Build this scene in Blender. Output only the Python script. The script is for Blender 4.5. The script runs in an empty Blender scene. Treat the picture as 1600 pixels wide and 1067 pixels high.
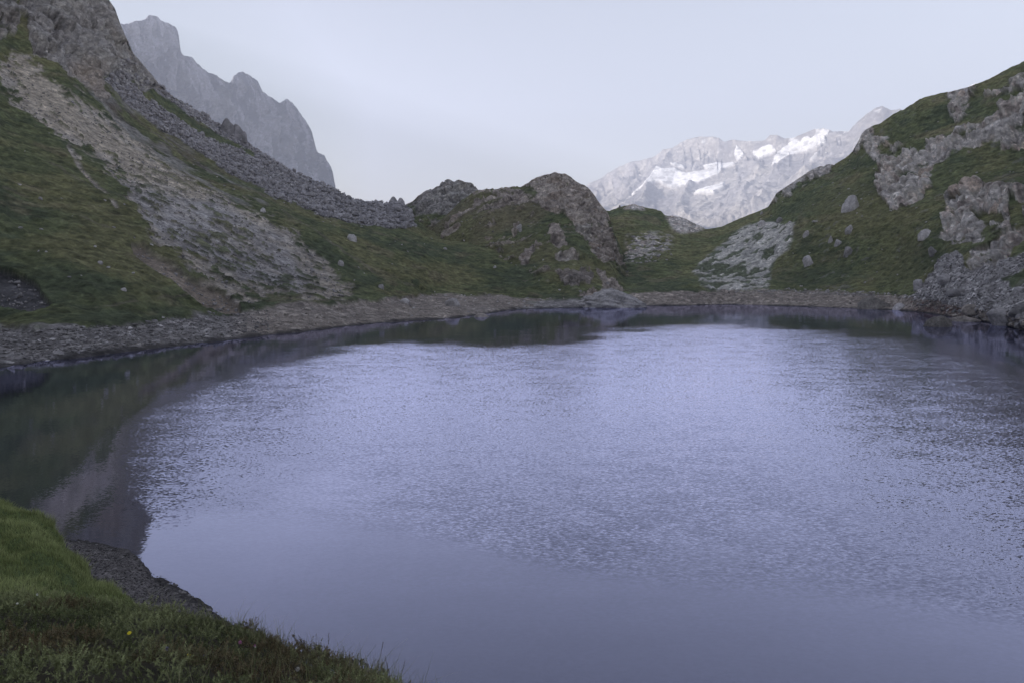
import bpy, math, random, time
import numpy as np
from mathutils import Vector
T0 = time.time()
R = math.radians
rng = np.random.default_rng(7)
random.seed(7)
scene = bpy.context.scene
COL = scene.collection

# ------------------------------------------------------------------ camera
CAM_Z = 10.0
PITCH = R(4.73)
F = 1244.0            # focal length in pixels of a 1600 px wide frame
cam = bpy.data.cameras.new('camera')
cam_o = bpy.data.objects.new('camera', cam)
COL.objects.link(cam_o)
cam_o.location = (0, 0, CAM_Z)
cam_o.rotation_euler = (R(90) - PITCH, 0, 0)
cam.sensor_width = 36.0
cam.lens = 36.0 * F / 1600.0
cam.clip_start = 0.1
cam.clip_end = 40000
cam.dof.use_dof = True
cam.dof.focus_distance = 60.0
cam.dof.aperture_fstop = 5.6
scene.camera = cam_o

# ------------------------------------------------------------------ light
SUN_EL, SUN_AZ = 13.0, -110.0      # azimuth from +Y (camera forward), negative = left
SKY_STRENGTH, SUN_STRENGTH, EXPOSURE = 0.079, 4.8, 1.58
world = bpy.data.worlds.new('World')
scene.world = world
world.use_nodes = True
nt = world.node_tree
bg = nt.nodes['Background']
sky = nt.nodes.new('ShaderNodeTexSky')
sky.sky_type = 'NISHITA'
sky.sun_disc = False
sky.sun_elevation = R(SUN_EL)
sky.sun_rotation = R(SUN_AZ)
sky.altitude = 2400
sky.air_density = 2.0
sky.dust_density = 0.5
sky.ozone_density = 2.0
tint = nt.nodes.new('ShaderNodeMix'); tint.data_type = 'RGBA'; tint.blend_type = 'MULTIPLY'
tint.inputs[0].default_value = 1.0
tint.inputs[7].default_value = (.975, 0.918, .965, 1)
hs = nt.nodes.new('ShaderNodeHueSaturation'); hs.inputs['Saturation'].default_value = .50
nt.links.new(sky.outputs[0], hs.inputs['Color']); nt.links.new(hs.outputs[0], tint.inputs[6])
nt.links.new(tint.outputs[2], bg.inputs[0])
bg.inputs[1].default_value = SKY_STRENGTH
sun = bpy.data.lights.new('sun', 'SUN')
sun.energy = SUN_STRENGTH
sun.angle = R(0.5)
sun.color = (1.0, 0.92, 0.84)
sun_o = bpy.data.objects.new('sun', sun)
COL.objects.link(sun_o)
sd = Vector((math.sin(R(SUN_AZ)) * math.cos(R(SUN_EL)), math.cos(R(SUN_AZ)) * math.cos(R(SUN_EL)), math.sin(R(SUN_EL))))
sun_o.rotation_euler = sd.to_track_quat('Z', 'Y').to_euler()
scene.view_settings.view_transform = 'Standard'
scene.view_settings.look = 'None'
scene.view_settings.gamma = 1.0
scene.view_settings.use_curve_mapping = False
scene.view_settings.exposure = EXPOSURE

# ------------------------------------------------------------------ maths helpers
CP, SP = math.cos(PITCH), math.sin(PITCH)
def px_dir(px, py):
    """pixel of the 1600x1067 photograph -> (azimuth, tan of elevation)"""
    px = np.asarray(px, float); py = np.asarray(py, float)
    u = (px - 800.0) / F; v = (533.5 - py) / F
    x = u; y = CP + v * SP; z = -SP + v * CP
    h = np.hypot(x, y)
    return np.arctan2(x, y), z / h
def to_px(P):
    x, y, z = P[..., 0], P[..., 1], P[..., 2] - CAM_Z
    d = np.maximum(y * CP - z * SP, 1e-3)
    return 800 + F * x / d, 533.5 - F * (z * CP + y * SP) / d
def at(px, py, r):
    th, t = px_dir(px, py)
    return np.stack([r * np.sin(th), r * np.cos(th), CAM_Z + r * t], -1)

_TAB = rng.random(64 ** 3).astype(np.float32)
def vnoise(P, s=1.0, off=0.0):
    """value noise, -1..1"""
    q = (P / s + off).astype(np.float64)
    i = np.floor(q); f = (q - i).astype(np.float32); i = i.astype(np.int64) & 63
    f = f * f * (3 - 2 * f)
    j = (i + 1) & 63
    x0, y0, z0 = i[..., 0] * 4096, i[..., 1] * 64, i[..., 2]
    x1, y1, z1 = j[..., 0] * 4096, j[..., 1] * 64, j[..., 2]
    fx, fy, fz = f[..., 0], f[..., 1], f[..., 2]
    def L(a, b, t): return a + (b - a) * t
    c00 = L(_TAB[x0 + y0 + z0], _TAB[x1 + y0 + z0], fx); c10 = L(_TAB[x0 + y1 + z0], _TAB[x1 + y1 + z0], fx)
    c01 = L(_TAB[x0 + y0 + z1], _TAB[x1 + y0 + z1], fx); c11 = L(_TAB[x0 + y1 + z1], _TAB[x1 + y1 + z1], fx)
    return (L(L(c00, c10, fy), L(c01, c11, fy), fz) * 2 - 1)
ROT = np.array([[0.36, 0.48, -0.8], [-0.8, 0.60, 0.0], [0.48, 0.64, 0.6]])
def fbm(P, s, o=4, g=0.5, off=0.0):
    a, tot, v = 1.0, 0.0, 0.0
    for k in range(o):
        v = v + a * vnoise(P, s, off + 17.3 * k); tot += a; a *= g; s /= 2.03; P = P @ ROT
    return v / tot * 1.6
def billow(P, s, o=4, g=0.5, off=0.0):
    """rounded lumps with sharp creases, about -1..1"""
    a, tot, v = 1.0, 0.0, 0.0
    for k in range(o):
        v = v + a * (np.sqrt(np.abs(vnoise(P, s, off + 11.7 * k)) + 1e-4) * 2 - 1.05); tot += a; a *= g; s /= 2.07; P = P @ ROT
    return v / tot
def ridged(P, s, o=5, g=0.55, off=0.0):
    a, tot, v, w = 1.0, 0.0, 0.0, 1.0
    for k in range(o):
        n = 1 - np.abs(vnoise(P, s, off + 9.1 * k)) * 1.7
        n = n * np.abs(n) * w; v = v + a * n; w = np.clip(n * 1.4, 0.2, 1); tot += a; a *= g; s /= 2.05; P = P @ ROT
    return v / tot * 1.6 - 0.6
def facets(P, s, off=0, crack=.5, tilt=.9, m=None):
    """angular blocks: every cell of a jittered grid has its own level and tilt, with cracks between; computed where m holds"""
    shp = P.shape[:-1]; Q = (P.reshape(-1, 3) / s + off)
    idx = np.arange(len(Q)) if m is None else np.where(m.reshape(-1))[0]
    out = np.zeros(len(Q), np.float32)
    for a0 in range(0, len(idx), 60000):
        I = idx[a0:a0 + 60000]; q = Q[I]; c = np.floor(q).astype(np.int64)
        b1 = np.full(len(q), 1e9); b2 = np.full(len(q), 1e9); val = np.zeros(len(q))
        for dx in (-1, 0, 1):
            for dy in (-1, 0, 1):
                for dz in (-1, 0, 1):
                    g = c + np.array([dx, dy, dz]); h = (g & 63); k = h[:, 0] * 4096 + h[:, 1] * 64 + h[:, 2]
                    j = np.stack([_TAB[k], _TAB[(k + 7919) % 262144], _TAB[(k + 15731) % 262144]], -1)
                    v = q - (g + j); dd = (v * v).sum(-1)
                    tl = np.stack([_TAB[(k + 31337) % 262144], _TAB[(k + 43331) % 262144], _TAB[(k + 57731) % 262144]], -1) * 2 - 1
                    vv = (_TAB[(k + 101) % 262144] * 2 - 1) * .6 + tilt * (v * tl).sum(-1)
                    nb = dd < b1
                    b2 = np.where(nb, b1, np.minimum(b2, dd)); val = np.where(nb, vv, val); b1 = np.where(nb, dd, b1)
        e = np.sqrt(b2) - np.sqrt(b1)
        out[I] = val - crack * (1 - sstep(0, .16, e))
    return out.reshape(shp)
def stretch(P, D, k):
    """make noise sampled at the result k times longer along D"""
    D = np.array(D, float); D /= np.linalg.norm(D)
    return P - (P @ D)[..., None] * D * (1 - 1.0 / k)
def sstep(a, b, x):
    t = np.clip((x - a) / (b - a), 0, 1); return t * t * (3 - 2 * t)
def poly_mask(px, py, poly, soft=4.0):
    """1 inside the outline, 0 outside, soft edge (pixels of the photograph)"""
    poly = np.array(poly, float)
    out = np.zeros(px.shape, np.float32)
    lo = poly.min(0) - soft; hi = poly.max(0) + soft
    m = (px > lo[0]) & (px < hi[0]) & (py > lo[1]) & (py < hi[1])
    if not m.any(): return out
    x = px[m]; y = py[m]
    d = np.full(x.shape, 1e9); ins = np.zeros(x.shape, bool)
    n = len(poly)
    for i in range(n):
        ax, ay = poly[i]; bx, by = poly[(i + 1) % n]
        ex, ey = bx - ax, by - ay
        t = np.clip(((x - ax) * ex + (y - ay) * ey) / (ex * ex + ey * ey + 1e-9), 0, 1)
        d = np.minimum(d, (x - ax - t * ex) ** 2 + (y - ay - t * ey) ** 2)
        c = (ay > y) != (by > y)
        ins ^= c & (x < ax + (y - ay) * ex / (ey if abs(ey) > 1e-9 else 1e-9))
    d = np.sqrt(d); sd_ = np.where(ins, d, -d)
    out[m] = sstep(-soft, soft, sd_)
    return out
def line_mask(px, py, line, w=3.0, soft=2.0):
    line = np.array(line, float); d = np.full(px.shape, 1e9)
    for (ax, ay), (bx, by) in zip(line[:-1], line[1:]):
        ex, ey = bx - ax, by - ay
        t = np.clip(((px - ax) * ex + (py - ay) * ey) / (ex * ex + ey * ey + 1e-9), 0, 1)
        d = np.minimum(d, (px - ax - t * ex) ** 2 + (py - ay - t * ey) ** 2)
    return 1 - sstep(w - soft, w + soft, np.sqrt(d))

# ------------------------------------------------------------------ object helpers
def tag(o, label=None, cat=None, group=None, kind=None):
    if label: o['label'] = label
    if cat: o['category'] = cat
    if group: o['group'] = group
    if kind: o['kind'] = kind
    return o
def link(name, me, m=None, parent=None):
    o = bpy.data.objects.new(name, me); COL.objects.link(o)
    if m is not None and not me.materials: me.materials.append(m)
    if parent: o.parent = parent
    return o
def mesh_np(name, V, Fc, smooth=True):
    """V (n,3); Fc (m,k) with one k, or list of such arrays"""
    if not isinstance(Fc, list): Fc = [Fc]
    me = bpy.data.meshes.new(name)
    V = np.ascontiguousarray(V, np.float32)
    me.vertices.add(len(V)); me.vertices.foreach_set('co', V.ravel())
    nl = sum(f.size for f in Fc); nf = sum(len(f) for f in Fc)
    me.loops.add(nl); me.loops.foreach_set('vertex_index', np.concatenate([f.ravel() for f in Fc]).astype(np.int32))
    me.polygons.add(nf)
    tot = np.concatenate([np.full(len(f), f.shape[1]) for f in Fc])
    me.polygons.foreach_set('loop_start', np.concatenate([[0], np.cumsum(tot)[:-1]]).astype(np.int32))
    me.update(calc_edges=True); me.validate()
    if smooth: me.polygons.foreach_set('use_smooth', np.ones(len(me.polygons), bool))
    return me
def set_col(me, name, C):
    a = me.color_attributes.new(name, 'FLOAT_COLOR', 'POINT')
    if C.shape[1] == 3: C = np.hstack([C, np.ones((len(C), 1))])
    a.data.foreach_set('color', np.ascontiguousarray(C, np.float32).ravel())
def grid_faces(nr, nc):
    i = np.arange(nr * nc).reshape(nr, nc)
    return np.stack([i[:-1, :-1], i[:-1, 1:], i[1:, 1:], i[1:, :-1]], -1).reshape(-1, 4)

# a curve: list of (azimuth spec, elevation spec, r) ; helpers make points
def pr(px, py, r):            # pixel and horizontal distance
    th, t = px_dir(px, py); return (float(th), float(t), float(r))
def pz(px, py, z):            # pixel and world height -> distance
    th, t = px_dir(px, py); return (float(th), float(t), (z - CAM_Z) / float(t))
def ar(deg, r, z):            # azimuth in degrees, distance, height (for ground outside the frame)
    return (R(deg), (z - CAM_Z) / r, float(r))
def curve_eval(c, th):
    c = sorted(c); a = np.array(c)
    t = np.interp(th, a[:, 0], a[:, 1]); r = np.exp(np.interp(th, a[:, 0], np.log(a[:, 2])))
    return t, r
def smooth1(a, n):
    if n < 2: return a
    k = np.hanning(n + 2)[1:-1]; k /= k.sum()
    return np.convolve(np.pad(a, n, mode='edge'), k, 'same')[n:-n]

def layer(curves, cols_px, rows, extra_th_l=None, extra_th_r=None, smooth=None, jag=None):
    """polar patch of ground; curves from near to far, rows = rows in each span.
       returns P (nr,nc,3) before displacement"""
    th = px_dir(cols_px, np.full(len(cols_px), 430.0))[0]
    if extra_th_l is not None: th = np.concatenate([np.radians(extra_th_l), th])
    if extra_th_r is not None: th = np.concatenate([th, np.radians(extra_th_r)])
    T, Rr = [], []
    for k, c in enumerate(curves):
        t, r = curve_eval(c, th)
        n = smooth[k] if smooth else 0
        if n: t = smooth1(t, n)
        r = smooth1(r, 25 if len(th) > 150 else 5)
        if jag and jag[0] == k:
            q_ = np.stack([th * F, th * 0 + 3.3, th * 0 + 7.7], -1)
            t = t + jag[1] / F * (ridged(q_, 22, 4, .65) * .6 + fbm(q_, 5, 3, .7) * .5)
        T.append(t); Rr.append(r)
    T = np.array(T); Rr = np.array(Rr)
    Z = CAM_Z + T * Rr
    K = len(curves)
    s = []
    for k in range(K - 1): s += list(k + np.arange(rows[k]) / rows[k])
    s.append(K - 1); s = np.array(s)
    # catmull-rom with clamped tangents (keeps curves as passed points)
    i = np.minimum(np.floor(s).astype(int), K - 2); f = (s - i)[:, None]
    def cr(A):
        Ap = np.vstack([2 * A[:1] - A[1:2], A, 2 * A[-1:] - A[-2:-1]])
        d = np.diff(Ap, axis=0)                       # slopes
        m = np.where(d[:-1] * d[1:] > 0, 2 * d[:-1] * d[1:] / (d[:-1] + d[1:] + 1e-12), 0)   # monotone
        a, b, ma, mb = A[i], A[i + 1], m[i], m[i + 1]
        return (2 * f**3 - 3 * f**2 + 1) * a + (f**3 - 2 * f**2 + f) * ma + (-2 * f**3 + 3 * f**2) * b + (f**3 - f**2) * mb
    r = cr(Rr); z = cr(Z)
    P = np.stack([r * np.sin(th), r * np.cos(th), z], -1)
    return P, s, th
def keep_skyline(P2, base_row, slack_px=0.0):
    """relief must not lift the ground above the crest line it belongs to"""
    ths = np.arctan2(base_row[:, 0], base_row[:, 1]); ts = (base_row[:, 2] - CAM_Z) / np.hypot(base_row[:, 0], base_row[:, 1])
    o_ = np.argsort(ths); th_ = np.arctan2(P2[..., 0], P2[..., 1]); r_ = np.hypot(P2[..., 0], P2[..., 1])
    lim = np.interp(th_, ths[o_], ts[o_]) + slack_px / F
    P2[..., 2] = np.minimum(P2[..., 2], CAM_Z + lim * r_)
    return P2
def normals(P):
    du = np.gradient(P, axis=1); dv = np.gradient(P, axis=0)
    n = np.cross(du, dv); n /= np.linalg.norm(n, axis=-1, keepdims=True) + 1e-9
    n *= np.sign(n[..., 2:3] + 1e-6)
    return n

def mixc(a, b, t):
    return a + (b - a) * t[..., None]
def C(*v): return np.array(v, np.float32)
GRASS_D, GRASS_M, GRASS_O, GRASS_B = C(.096, .115, .064), C(.135, .152, .074), C(.185, .183, .090), C(.21, .185, .115)
ROCK_D, ROCK_M, ROCK_L, ROCK_W = C(.22, .203, .196), C(.45, .42, .40), C(.53, .50, .47), C(.32, .26, .21)
SCREE_T, SCREE_G, SHORE_B, SHORE_G = C(.52, .455, .375), C(.46, .435, .43), C(.34, .295, .26), C(.31, .29, .285)

def grass_color(P, px, py):
    Q = P * np.array([1, 1, 2.6])
    a = fbm(Q, 26, 4, off=3); b = fbm(Q, 7, 3, .6, off=8); c = fbm(stretch(P * np.array([1, 1, 3.0]), (1, -.2, 0), 2.0), 2.2, 3, .7, off=21)
    col = mixc(GRASS_M * np.ones(P.shape), GRASS_O, sstep(-.25, .55, a + .4 * b))
    col = mixc(col, GRASS_D, sstep(.0, .55, -a * .7 + .55 * b))
    col = mixc(col, GRASS_B, sstep(.35, .8, b * .6 + fbm(Q, 15, 3, off=40)) * .6)
    c3_ = fbm(Q, 1.3, 3, .8, off=90)
    col = col * (1 + .34 * c + .24 * c3_).clip(.45, 1.8)[..., None]
    return np.clip(col, .012, 1)
def rock_color(P, off=0):
    a = fbm(P, 14, 4, .6, off=off + 5); b = fbm(P, 2.6, 3, .7, off=off + 31)
    col = mixc(ROCK_M * np.ones(P.shape), ROCK_L, sstep(-.1, .7, a * .7 + b * .6))
    col = mixc(col, ROCK_D, sstep(.1, .8, -a * .5 - b * .8))
    col = mixc(col, ROCK_W, sstep(.15, .7, fbm(P, 9, 3, off=off + 60)) * .45)
    return col

# ------------------------------------------------------------------ materials
def new_mat(name):
    m = bpy.data.materials.new(name); m.use_nodes = True
    t = m.node_tree; b = t.nodes['Principled BSDF']
    b.inputs['Specular IOR Level'].default_value = 0.2
    return m, t, b
def N(t, typ, **kw):
    n = t.nodes.new(typ)
    for k, v in kw.items():
        if k.startswith('i_'): n.inputs[k[2:]].default_value = v
        else: setattr(n, k, v)
    return n
def mixmul(t, a, b, fac=1.0):
    m = N(t, 'ShaderNodeMix', data_type='RGBA', blend_type='MULTIPLY'); m.inputs[0].default_value = fac
    t.links.new(a, m.inputs[6]); t.links.new(b, m.inputs[7]); return m.outputs[2]
def ramp(t, src, stops):
    r = N(t, 'ShaderNodeValToRGB'); cr = r.color_ramp
    while len(cr.elements) < len(stops): cr.elements.new(0.5)
    for e, (p, c) in zip(cr.elements, stops): e.position = p; e.color = (c, c, c, 1) if not isinstance(c, tuple) else c
    t.links.new(src, r.inputs[0]); return r.outputs[0]
def terrain_mat(name, fine=1.0, lo=.58, hi=1.5, bump=.9, rough=.95):
    """albedo comes with the ground (attribute 'albedo'), stones, tufts and grain from object-space noise"""
    m, t, b = new_mat(name)
    at_ = N(t, 'ShaderNodeAttribute', attribute_name='albedo')
    tc = N(t, 'ShaderNodeTexCoord')
    n1 = N(t, 'ShaderNodeTexNoise', i_Scale=.75 / fine, i_Detail=9.0, i_Roughness=0.78)
    n2 = N(t, 'ShaderNodeTexNoise', i_Scale=.26 / fine, i_Detail=5.0, i_Roughness=0.75)
    v1 = N(t, 'ShaderNodeTexVoronoi', i_Scale=.95 / fine, i_Randomness=1.0)
    v2 = N(t, 'ShaderNodeTexVoronoi', i_Scale=.38 / fine, i_Randomness=1.0)
    v3 = N(t, 'ShaderNodeTexVoronoi', i_Scale=.42 / fine, i_Randomness=1.0)
    mp_ = N(t, 'ShaderNodeMapping'); mp_.inputs['Scale'].default_value = (1, 1, 1.8); t.links.new(tc.outputs['Object'], mp_.inputs['Vector'])
    for n in (n1, v1, v2): t.links.new(tc.outputs['Object'], n.inputs['Vector'])
    for n in (n2, v3): t.links.new(mp_.outputs[0], n.inputs['Vector'])
    c = mixmul(t, at_.outputs['Color'], ramp(t, n1.outputs[0], [(.30, lo), (.5, 1.0), (.70, hi)]))
    c = mixmul(t, c, ramp(t, n2.outputs[0], [(.30, .68), (.5, 1.0), (.70, 1.35)]))
    sep = N(t, 'ShaderNodeSeparateColor'); t.links.new(v1.outputs['Color'], sep.inputs[0])
    st = ramp(t, sep.outputs[0], [(.0, .60), (.6, 1.0), (.9, 1.2), (1.0, 1.8)])
    mx = N(t, 'ShaderNodeMix', data_type='RGBA', blend_type='MULTIPLY')
    t.links.new(at_.outputs['Alpha'], mx.inputs[0]); t.links.new(c, mx.inputs[6]); t.links.new(st, mx.inputs[7])
    # darker heath tussocks in the grass (cells picked at random)
    sp3 = N(t, 'ShaderNodeSeparateColor'); t.links.new(v3.outputs['Color'], sp3.inputs[0])
    th_ = N(t, 'ShaderNodeMath', operation='MULTIPLY'); th_.inputs[1].default_value = .72; t.links.new(sp3.outputs[1], th_.inputs[0])
    df_ = N(t, 'ShaderNodeMath', operation='SUBTRACT'); t.links.new(th_.outputs[0], df_.inputs[0]); t.links.new(v3.outputs['Distance'], df_.inputs[1])
    tus = ramp(t, df_.outputs[0], [(.0, 1.0), (.12, .66)])
    inv = N(t, 'ShaderNodeMath', operation='SUBTRACT'); inv.inputs[0].default_value = 1.0; t.links.new(at_.outputs['Alpha'], inv.inputs[1])
    mt_ = N(t, 'ShaderNodeMix', data_type='RGBA', blend_type='MULTIPLY')
    t.links.new(inv.outputs[0], mt_.inputs[0]); t.links.new(mx.outputs[2], mt_.inputs[6]); t.links.new(tus, mt_.inputs[7])
    t.links.new(mt_.outputs[2], b.inputs['Base Color'])
    b.inputs['Roughness'].default_value = rough
    ad = N(t, 'ShaderNodeMath', operation='MULTIPLY_ADD'); ad.inputs[1].default_value = -.6
    t.links.new(v2.outputs['Distance'], ad.inputs[0]); t.links.new(n1.outputs[0], ad.inputs[2])
    bp = N(t, 'ShaderNodeBump', i_Strength=bump, i_Distance=1.4 * fine)
    t.links.new(ad.outputs[0], bp.inputs['Height']); t.links.new(bp.outputs[0], b.inputs['Normal'])
    return m
MAT_NEAR = terrain_mat('ground_near', 1.0)
MAT_MID = terrain_mat('ground_far_rock', 12.0, .5, 1.5, 1.0)
MAT_MASSIF = terrain_mat('ground_massif', 24.0, .8, 1.2, .8)

def finish(name, P, col, alpha, m, label, kind='structure', cat=None):
    nr, nc = P.shape[:2]
    me = mesh_np(name, P.reshape(-1, 3), grid_faces(nr, nc))
    set_col(me, 'albedo', np.concatenate([np.clip(col, .008, .95).reshape(-1, 3), alpha.reshape(-1, 1)], 1))
    o = link(name, me, m)
    tag(o, label, cat, None, kind)
    return o

# ================================================================== LEFT MOUNTAINSIDE
WL = [(0, 574), (120, 559), (200, 549), (270, 541), (330, 535), (400, 526), (473, 519), (560, 508), (650, 501), (700, 499), (760, 491), (800, 484), (850, 482), (900, 481), (960, 480)]
offl = [-150, -120, -90, -60, -45]
def off(zs, rs): return [ar(a, r, z) for a, r, z in zip(offl, rs, zs)]
wl = [pz(x, y, 0.0) for x, y in WL]
c1 = wl + off([0] * 5, [60, 55, 55, 65, 78])
c0 = [(th, (-3.5 - CAM_Z) / (r * .9), r * .9) for th, t, r in c1]
GE = [(0, 511, 2.6), (60, 517, 2.3), (120, 511, 2.6), (220, 507, 2.3), (250, 499, 2.6), (320, 490, 2.8), (400, 482, 3.4), (500, 479, 3.4), (600, 470, 3.6), (660, 462, 3.8), (760, 461, 3.6), (850, 468, 2.2), (960, 462, 3.0)]
c2 = [pz(*p) for p in GE] + off([5, 5, 5, 5, 4], [75, 75, 78, 88, 100])
X = [0, 100, 200, 300, 400, 500, 600, 700, 800, 960]
def row(ys, rs): return [pr(x, y, r) for x, y, r in zip(X, ys, rs)]
c3 = row([400, 405, 410, 415, 420, 425, 430, 438, 440, 440], [165, 168, 175, 188, 202, 222, 242, 275, 285, 290]) + off([18, 20, 24, 24, 20], [110, 115, 120, 125, 135])
c4 = row([250, 270, 290, 310, 332, 358, 388, 410, 415, 420], [222, 225, 232, 245, 258, 270, 285, 300, 310, 330]) + off([50, 60, 75, 75, 62], [180, 185, 190, 190, 200])
c5 = row([100, 130, 195, 245, 285, 330, 357, 380, 390, 410], [300, 305, 315, 325, 335, 340, 345, 345, 350, 370]) + off([110, 140, 175, 175, 140], [290, 290, 280, 280, 290])
SK = [(0, -150), (60, -110), (110, -70), (150, -30), (168, 0), (180, 17), (187, 38), (194, 56), (201, 69), (202, 81), (214, 93), (230, 112), (239, 122), (252, 139), (267, 149), (287, 160), (298, 169), (323, 185), (343, 199), (366, 212), (389, 229), (408, 241), (431, 254), (464, 274), (487, 283), (501, 290), (526, 299), (535, 307), (549, 316), (565, 320), (577, 321), (588, 319), (605, 323), (633, 324), (645, 340), (670, 362), (740, 385), (820, 405), (960, 430)]
c6 = [pr(x, y, 420 + 40 * math.sin(max(0, min(1, x / 640)) * math.pi) - (0 if x < 640 else (x - 640) * .1)) for x, y in SK] + off([170, 240, 330, 330, 262], [420, 430, 420, 420, 415])
c7 = [(th, t - .035, r + 45) for th, t, r in c6]
c8 = [(th, t - .16 if t > .1 else -.05, r + 260) for th, t, r in c6]
cols = np.linspace(-90, 960, 700)
P, s, th = layer([c0, c1, c2, c3, c4, c5, c6, c7, c8], cols, [4, 44, 78, 100, 110, 120, 10, 8],
                 extra_th_l=np.concatenate([np.linspace(-150, -60, 22), np.linspace(-59, -36.2, 30)]), smooth=[9, 5, 5, 31, 41, 41, 0, 5, 15])
LEFT_BASE = P
px, py = to_px(P); S = s[:, None] * np.ones(P.shape[1])[None]
inview = P[..., 1] > 20
px = np.where(inview, px, -500); py = np.where(inview, py, np.interp(S, [0, 1, 2, 3, 4, 5, 6, 7, 8], [600, 575, 510, 400, 250, 100, -150, -200, -300]))
wx = fbm(P, 22, 4, .6, off=1) ; wy = fbm(P, 22, 4, .6, off=51)
wp, wq = px + 16 * wx, py + 12 * wy
wp2, wq2 = px + 6 * wx, py + 5 * wy
rock = np.maximum(poly_mask(wp2, wq2, [(25, -60), (60, -300), (170, -300), (170, -20), (200, 70), (262, 142), (226, 140), (188, 105), (163, 118), (172, 150), (160, 162), (115, 128), (85, 105), (50, 90), (42, 40)], 5), sstep(-20, -60, py) * .8 * sstep(-.1, .35, fbm(P, 40, 3, off=55) + .4 * sstep(-60, 60, px)))
rock = np.maximum(rock, .7 * poly_mask(wp, wq, [(-40, -40), (40, -40), (40, 30), (20, 60), (-40, 60)], 8))
talus = poly_mask(wp2, wq2, [(190, 92), (255, 140), (343, 196), (408, 236), (487, 278), (549, 306), (640, 306), (648, 352), (560, 357), (500, 340), (430, 310), (400, 292), (350, 262), (300, 232), (250, 200), (200, 160), (165, 125)], 5)
streak = poly_mask(wp2, wq2, [(205, 122), (240, 140), (300, 185), (345, 212), (395, 238), (400, 248), (340, 228), (290, 195), (240, 160)], 4)
talus = talus * (1 - .85 * streak)
s_t = poly_mask(wp, wq, [(10, 92), (40, 98), (70, 128), (110, 148), (150, 170), (200, 212), (250, 250), (310, 290), (380, 325), (440, 365), (500, 415), (545, 450), (540, 468), (480, 474), (420, 462), (380, 478), (330, 450), (290, 412), (240, 385), (222, 330), (190, 280), (150, 245), (110, 232), (60, 190), (20, 165), (-10, 120)], 20)
s_core = poly_mask(wp, wq, [(15, 100), (45, 100), (120, 165), (180, 215), (260, 265), (330, 300), (300, 310), (230, 290), (150, 225), (80, 180), (30, 150)], 9)
s_grey = poly_mask(wp, wq, [(190, 285), (260, 290), (330, 310), (430, 380), (500, 450), (440, 455), (370, 440), (300, 400), (240, 370)], 12)
path = line_mask(px + 5 * wx, py + 3 * wy, [(108, 230), (120, 250), (136, 272), (150, 290), (168, 312), (180, 330)], 3.2, 2.5) * sstep(-.5, .2, vnoise(P, 4.0, 3))
scar = poly_mask(px + 3 * wx, py + 3 * wy, [(203, 384), (222, 384), (240, 398), (262, 410), (300, 438), (345, 455), (372, 474), (376, 488), (340, 486), (300, 468), (262, 438), (230, 420), (208, 402)], 2.5)
patch = poly_mask(px + 14 * wx, py + 9 * wy, [(-60, 400), (0, 420), (30, 428), (60, 448), (84, 472), (70, 484), (40, 486), (10, 478), (-60, 470)], 5)
trail = np.maximum.reduce([line_mask(px + 3 * wx, py + 2 * wy, l_, 1.5, 1.2) for l_ in ([(150, 482), (240, 473), (300, 462)], [(430, 478), (480, 471), (560, 476)], [(0, 300), (60, 318), (140, 352), (215, 380)], [(20, 236), (90, 262), (150, 300)], [(440, 330), (520, 385), (600, 430), (660, 452)])]) * sstep(-.5, .1, fbm(P, 9, 3, off=131)) * .6
shore = sstep(2.04, 1.92, S + .16 * fbm(P, 11, 4, .65)) * (px < 1200)
D = (0.78, -0.32, -0.50)
Qd = stretch(P, D, 3.2)
tufts = sstep(.34, .46, fbm(stretch(P, D, 1.7), 2.0, 3, .62, off=13) + .26 * fbm(P, 24, 3, off=70))        # grass tufts stretched down the fall line
s_t2 = sstep(.35, .6, s_t + .06 + .30 * fbm(P, 5, 3, .7, off=122) + .30 * fbm(stretch(P, D, 1.6), 1.9, 2, .6, off=123) * (s_t > .02)) * (1 - tufts * (1 - .35 * s_core - .15 * s_grey))
rag = fbm(P, 4.0, 4, .72, off=121)
rock = sstep(.42, .58, rock * 1.0 + .38 * rag * (rock > .02))
talus = sstep(.40, .60, talus + .30 * rag * (talus > .02)); patch = sstep(.4, .6, patch + .3 * rag * (patch > .02))
scree = np.clip(np.maximum.reduce([s_t2, path, scar, patch]), 0, 1)
# brownish mixed ground between talus and scree
mixed = poly_mask(wp, wq, [(120, 130), (170, 130), (250, 200), (340, 265), (420, 312), (400, 330), (330, 300), (240, 250), (160, 180)], 10) * sstep(-.2, .35, fbm(Qd, 5, 3, off=91))
g = grass_color(P, px, py)
g = g * (1 + .10 * sstep(200, 40, px))[..., None]
rc = rock_color(P) * (.88 - .35 * sstep(0, -40, py))[..., None]
warmr = poly_mask(wp, wq, [(120, 90), (165, 95), (170, 155), (140, 150), (110, 120)], 12)
rc = mixc(rc, ROCK_W * 1.35, warmr * .6)
tc_ = mixc(SCREE_G * np.ones(P.shape) * .95, C(.29, .28, .30), sstep(-.4, .5, fbm(P, 3, 3, .8, off=5)))
sc = mixc(SCREE_T * np.ones(P.shape), SCREE_G, np.clip(.25 + .6 * s_grey - .5 * s_core + .5 * fbm(P, 5, 4, .7, off=15), 0, 1))
sc = sc * (1 - .22 * sstep(300, 430, py))[..., None]; sc = mixc(sc, C(.30, .25, .205), scar); sc = mixc(sc, C(.14, .135, .14), patch)
sc = sc * (1 + .30 * fbm(Qd, 2.5, 3, .8, off=44))[..., None]
shc = mixc(SHORE_G * np.ones(P.shape), SHORE_B, np.clip(sstep(330, 420, px) + .3 * wx, 0, 1))
shc = shc * (1 + .22 * fbm(P * np.array([1, 1, 6.]), 4, 4, .7, off=23))[..., None]
wet = sstep(.5, .12, P[..., 2])
shc = mixc(shc, C(.045, .042, .042), wet * .85)
col = g
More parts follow.
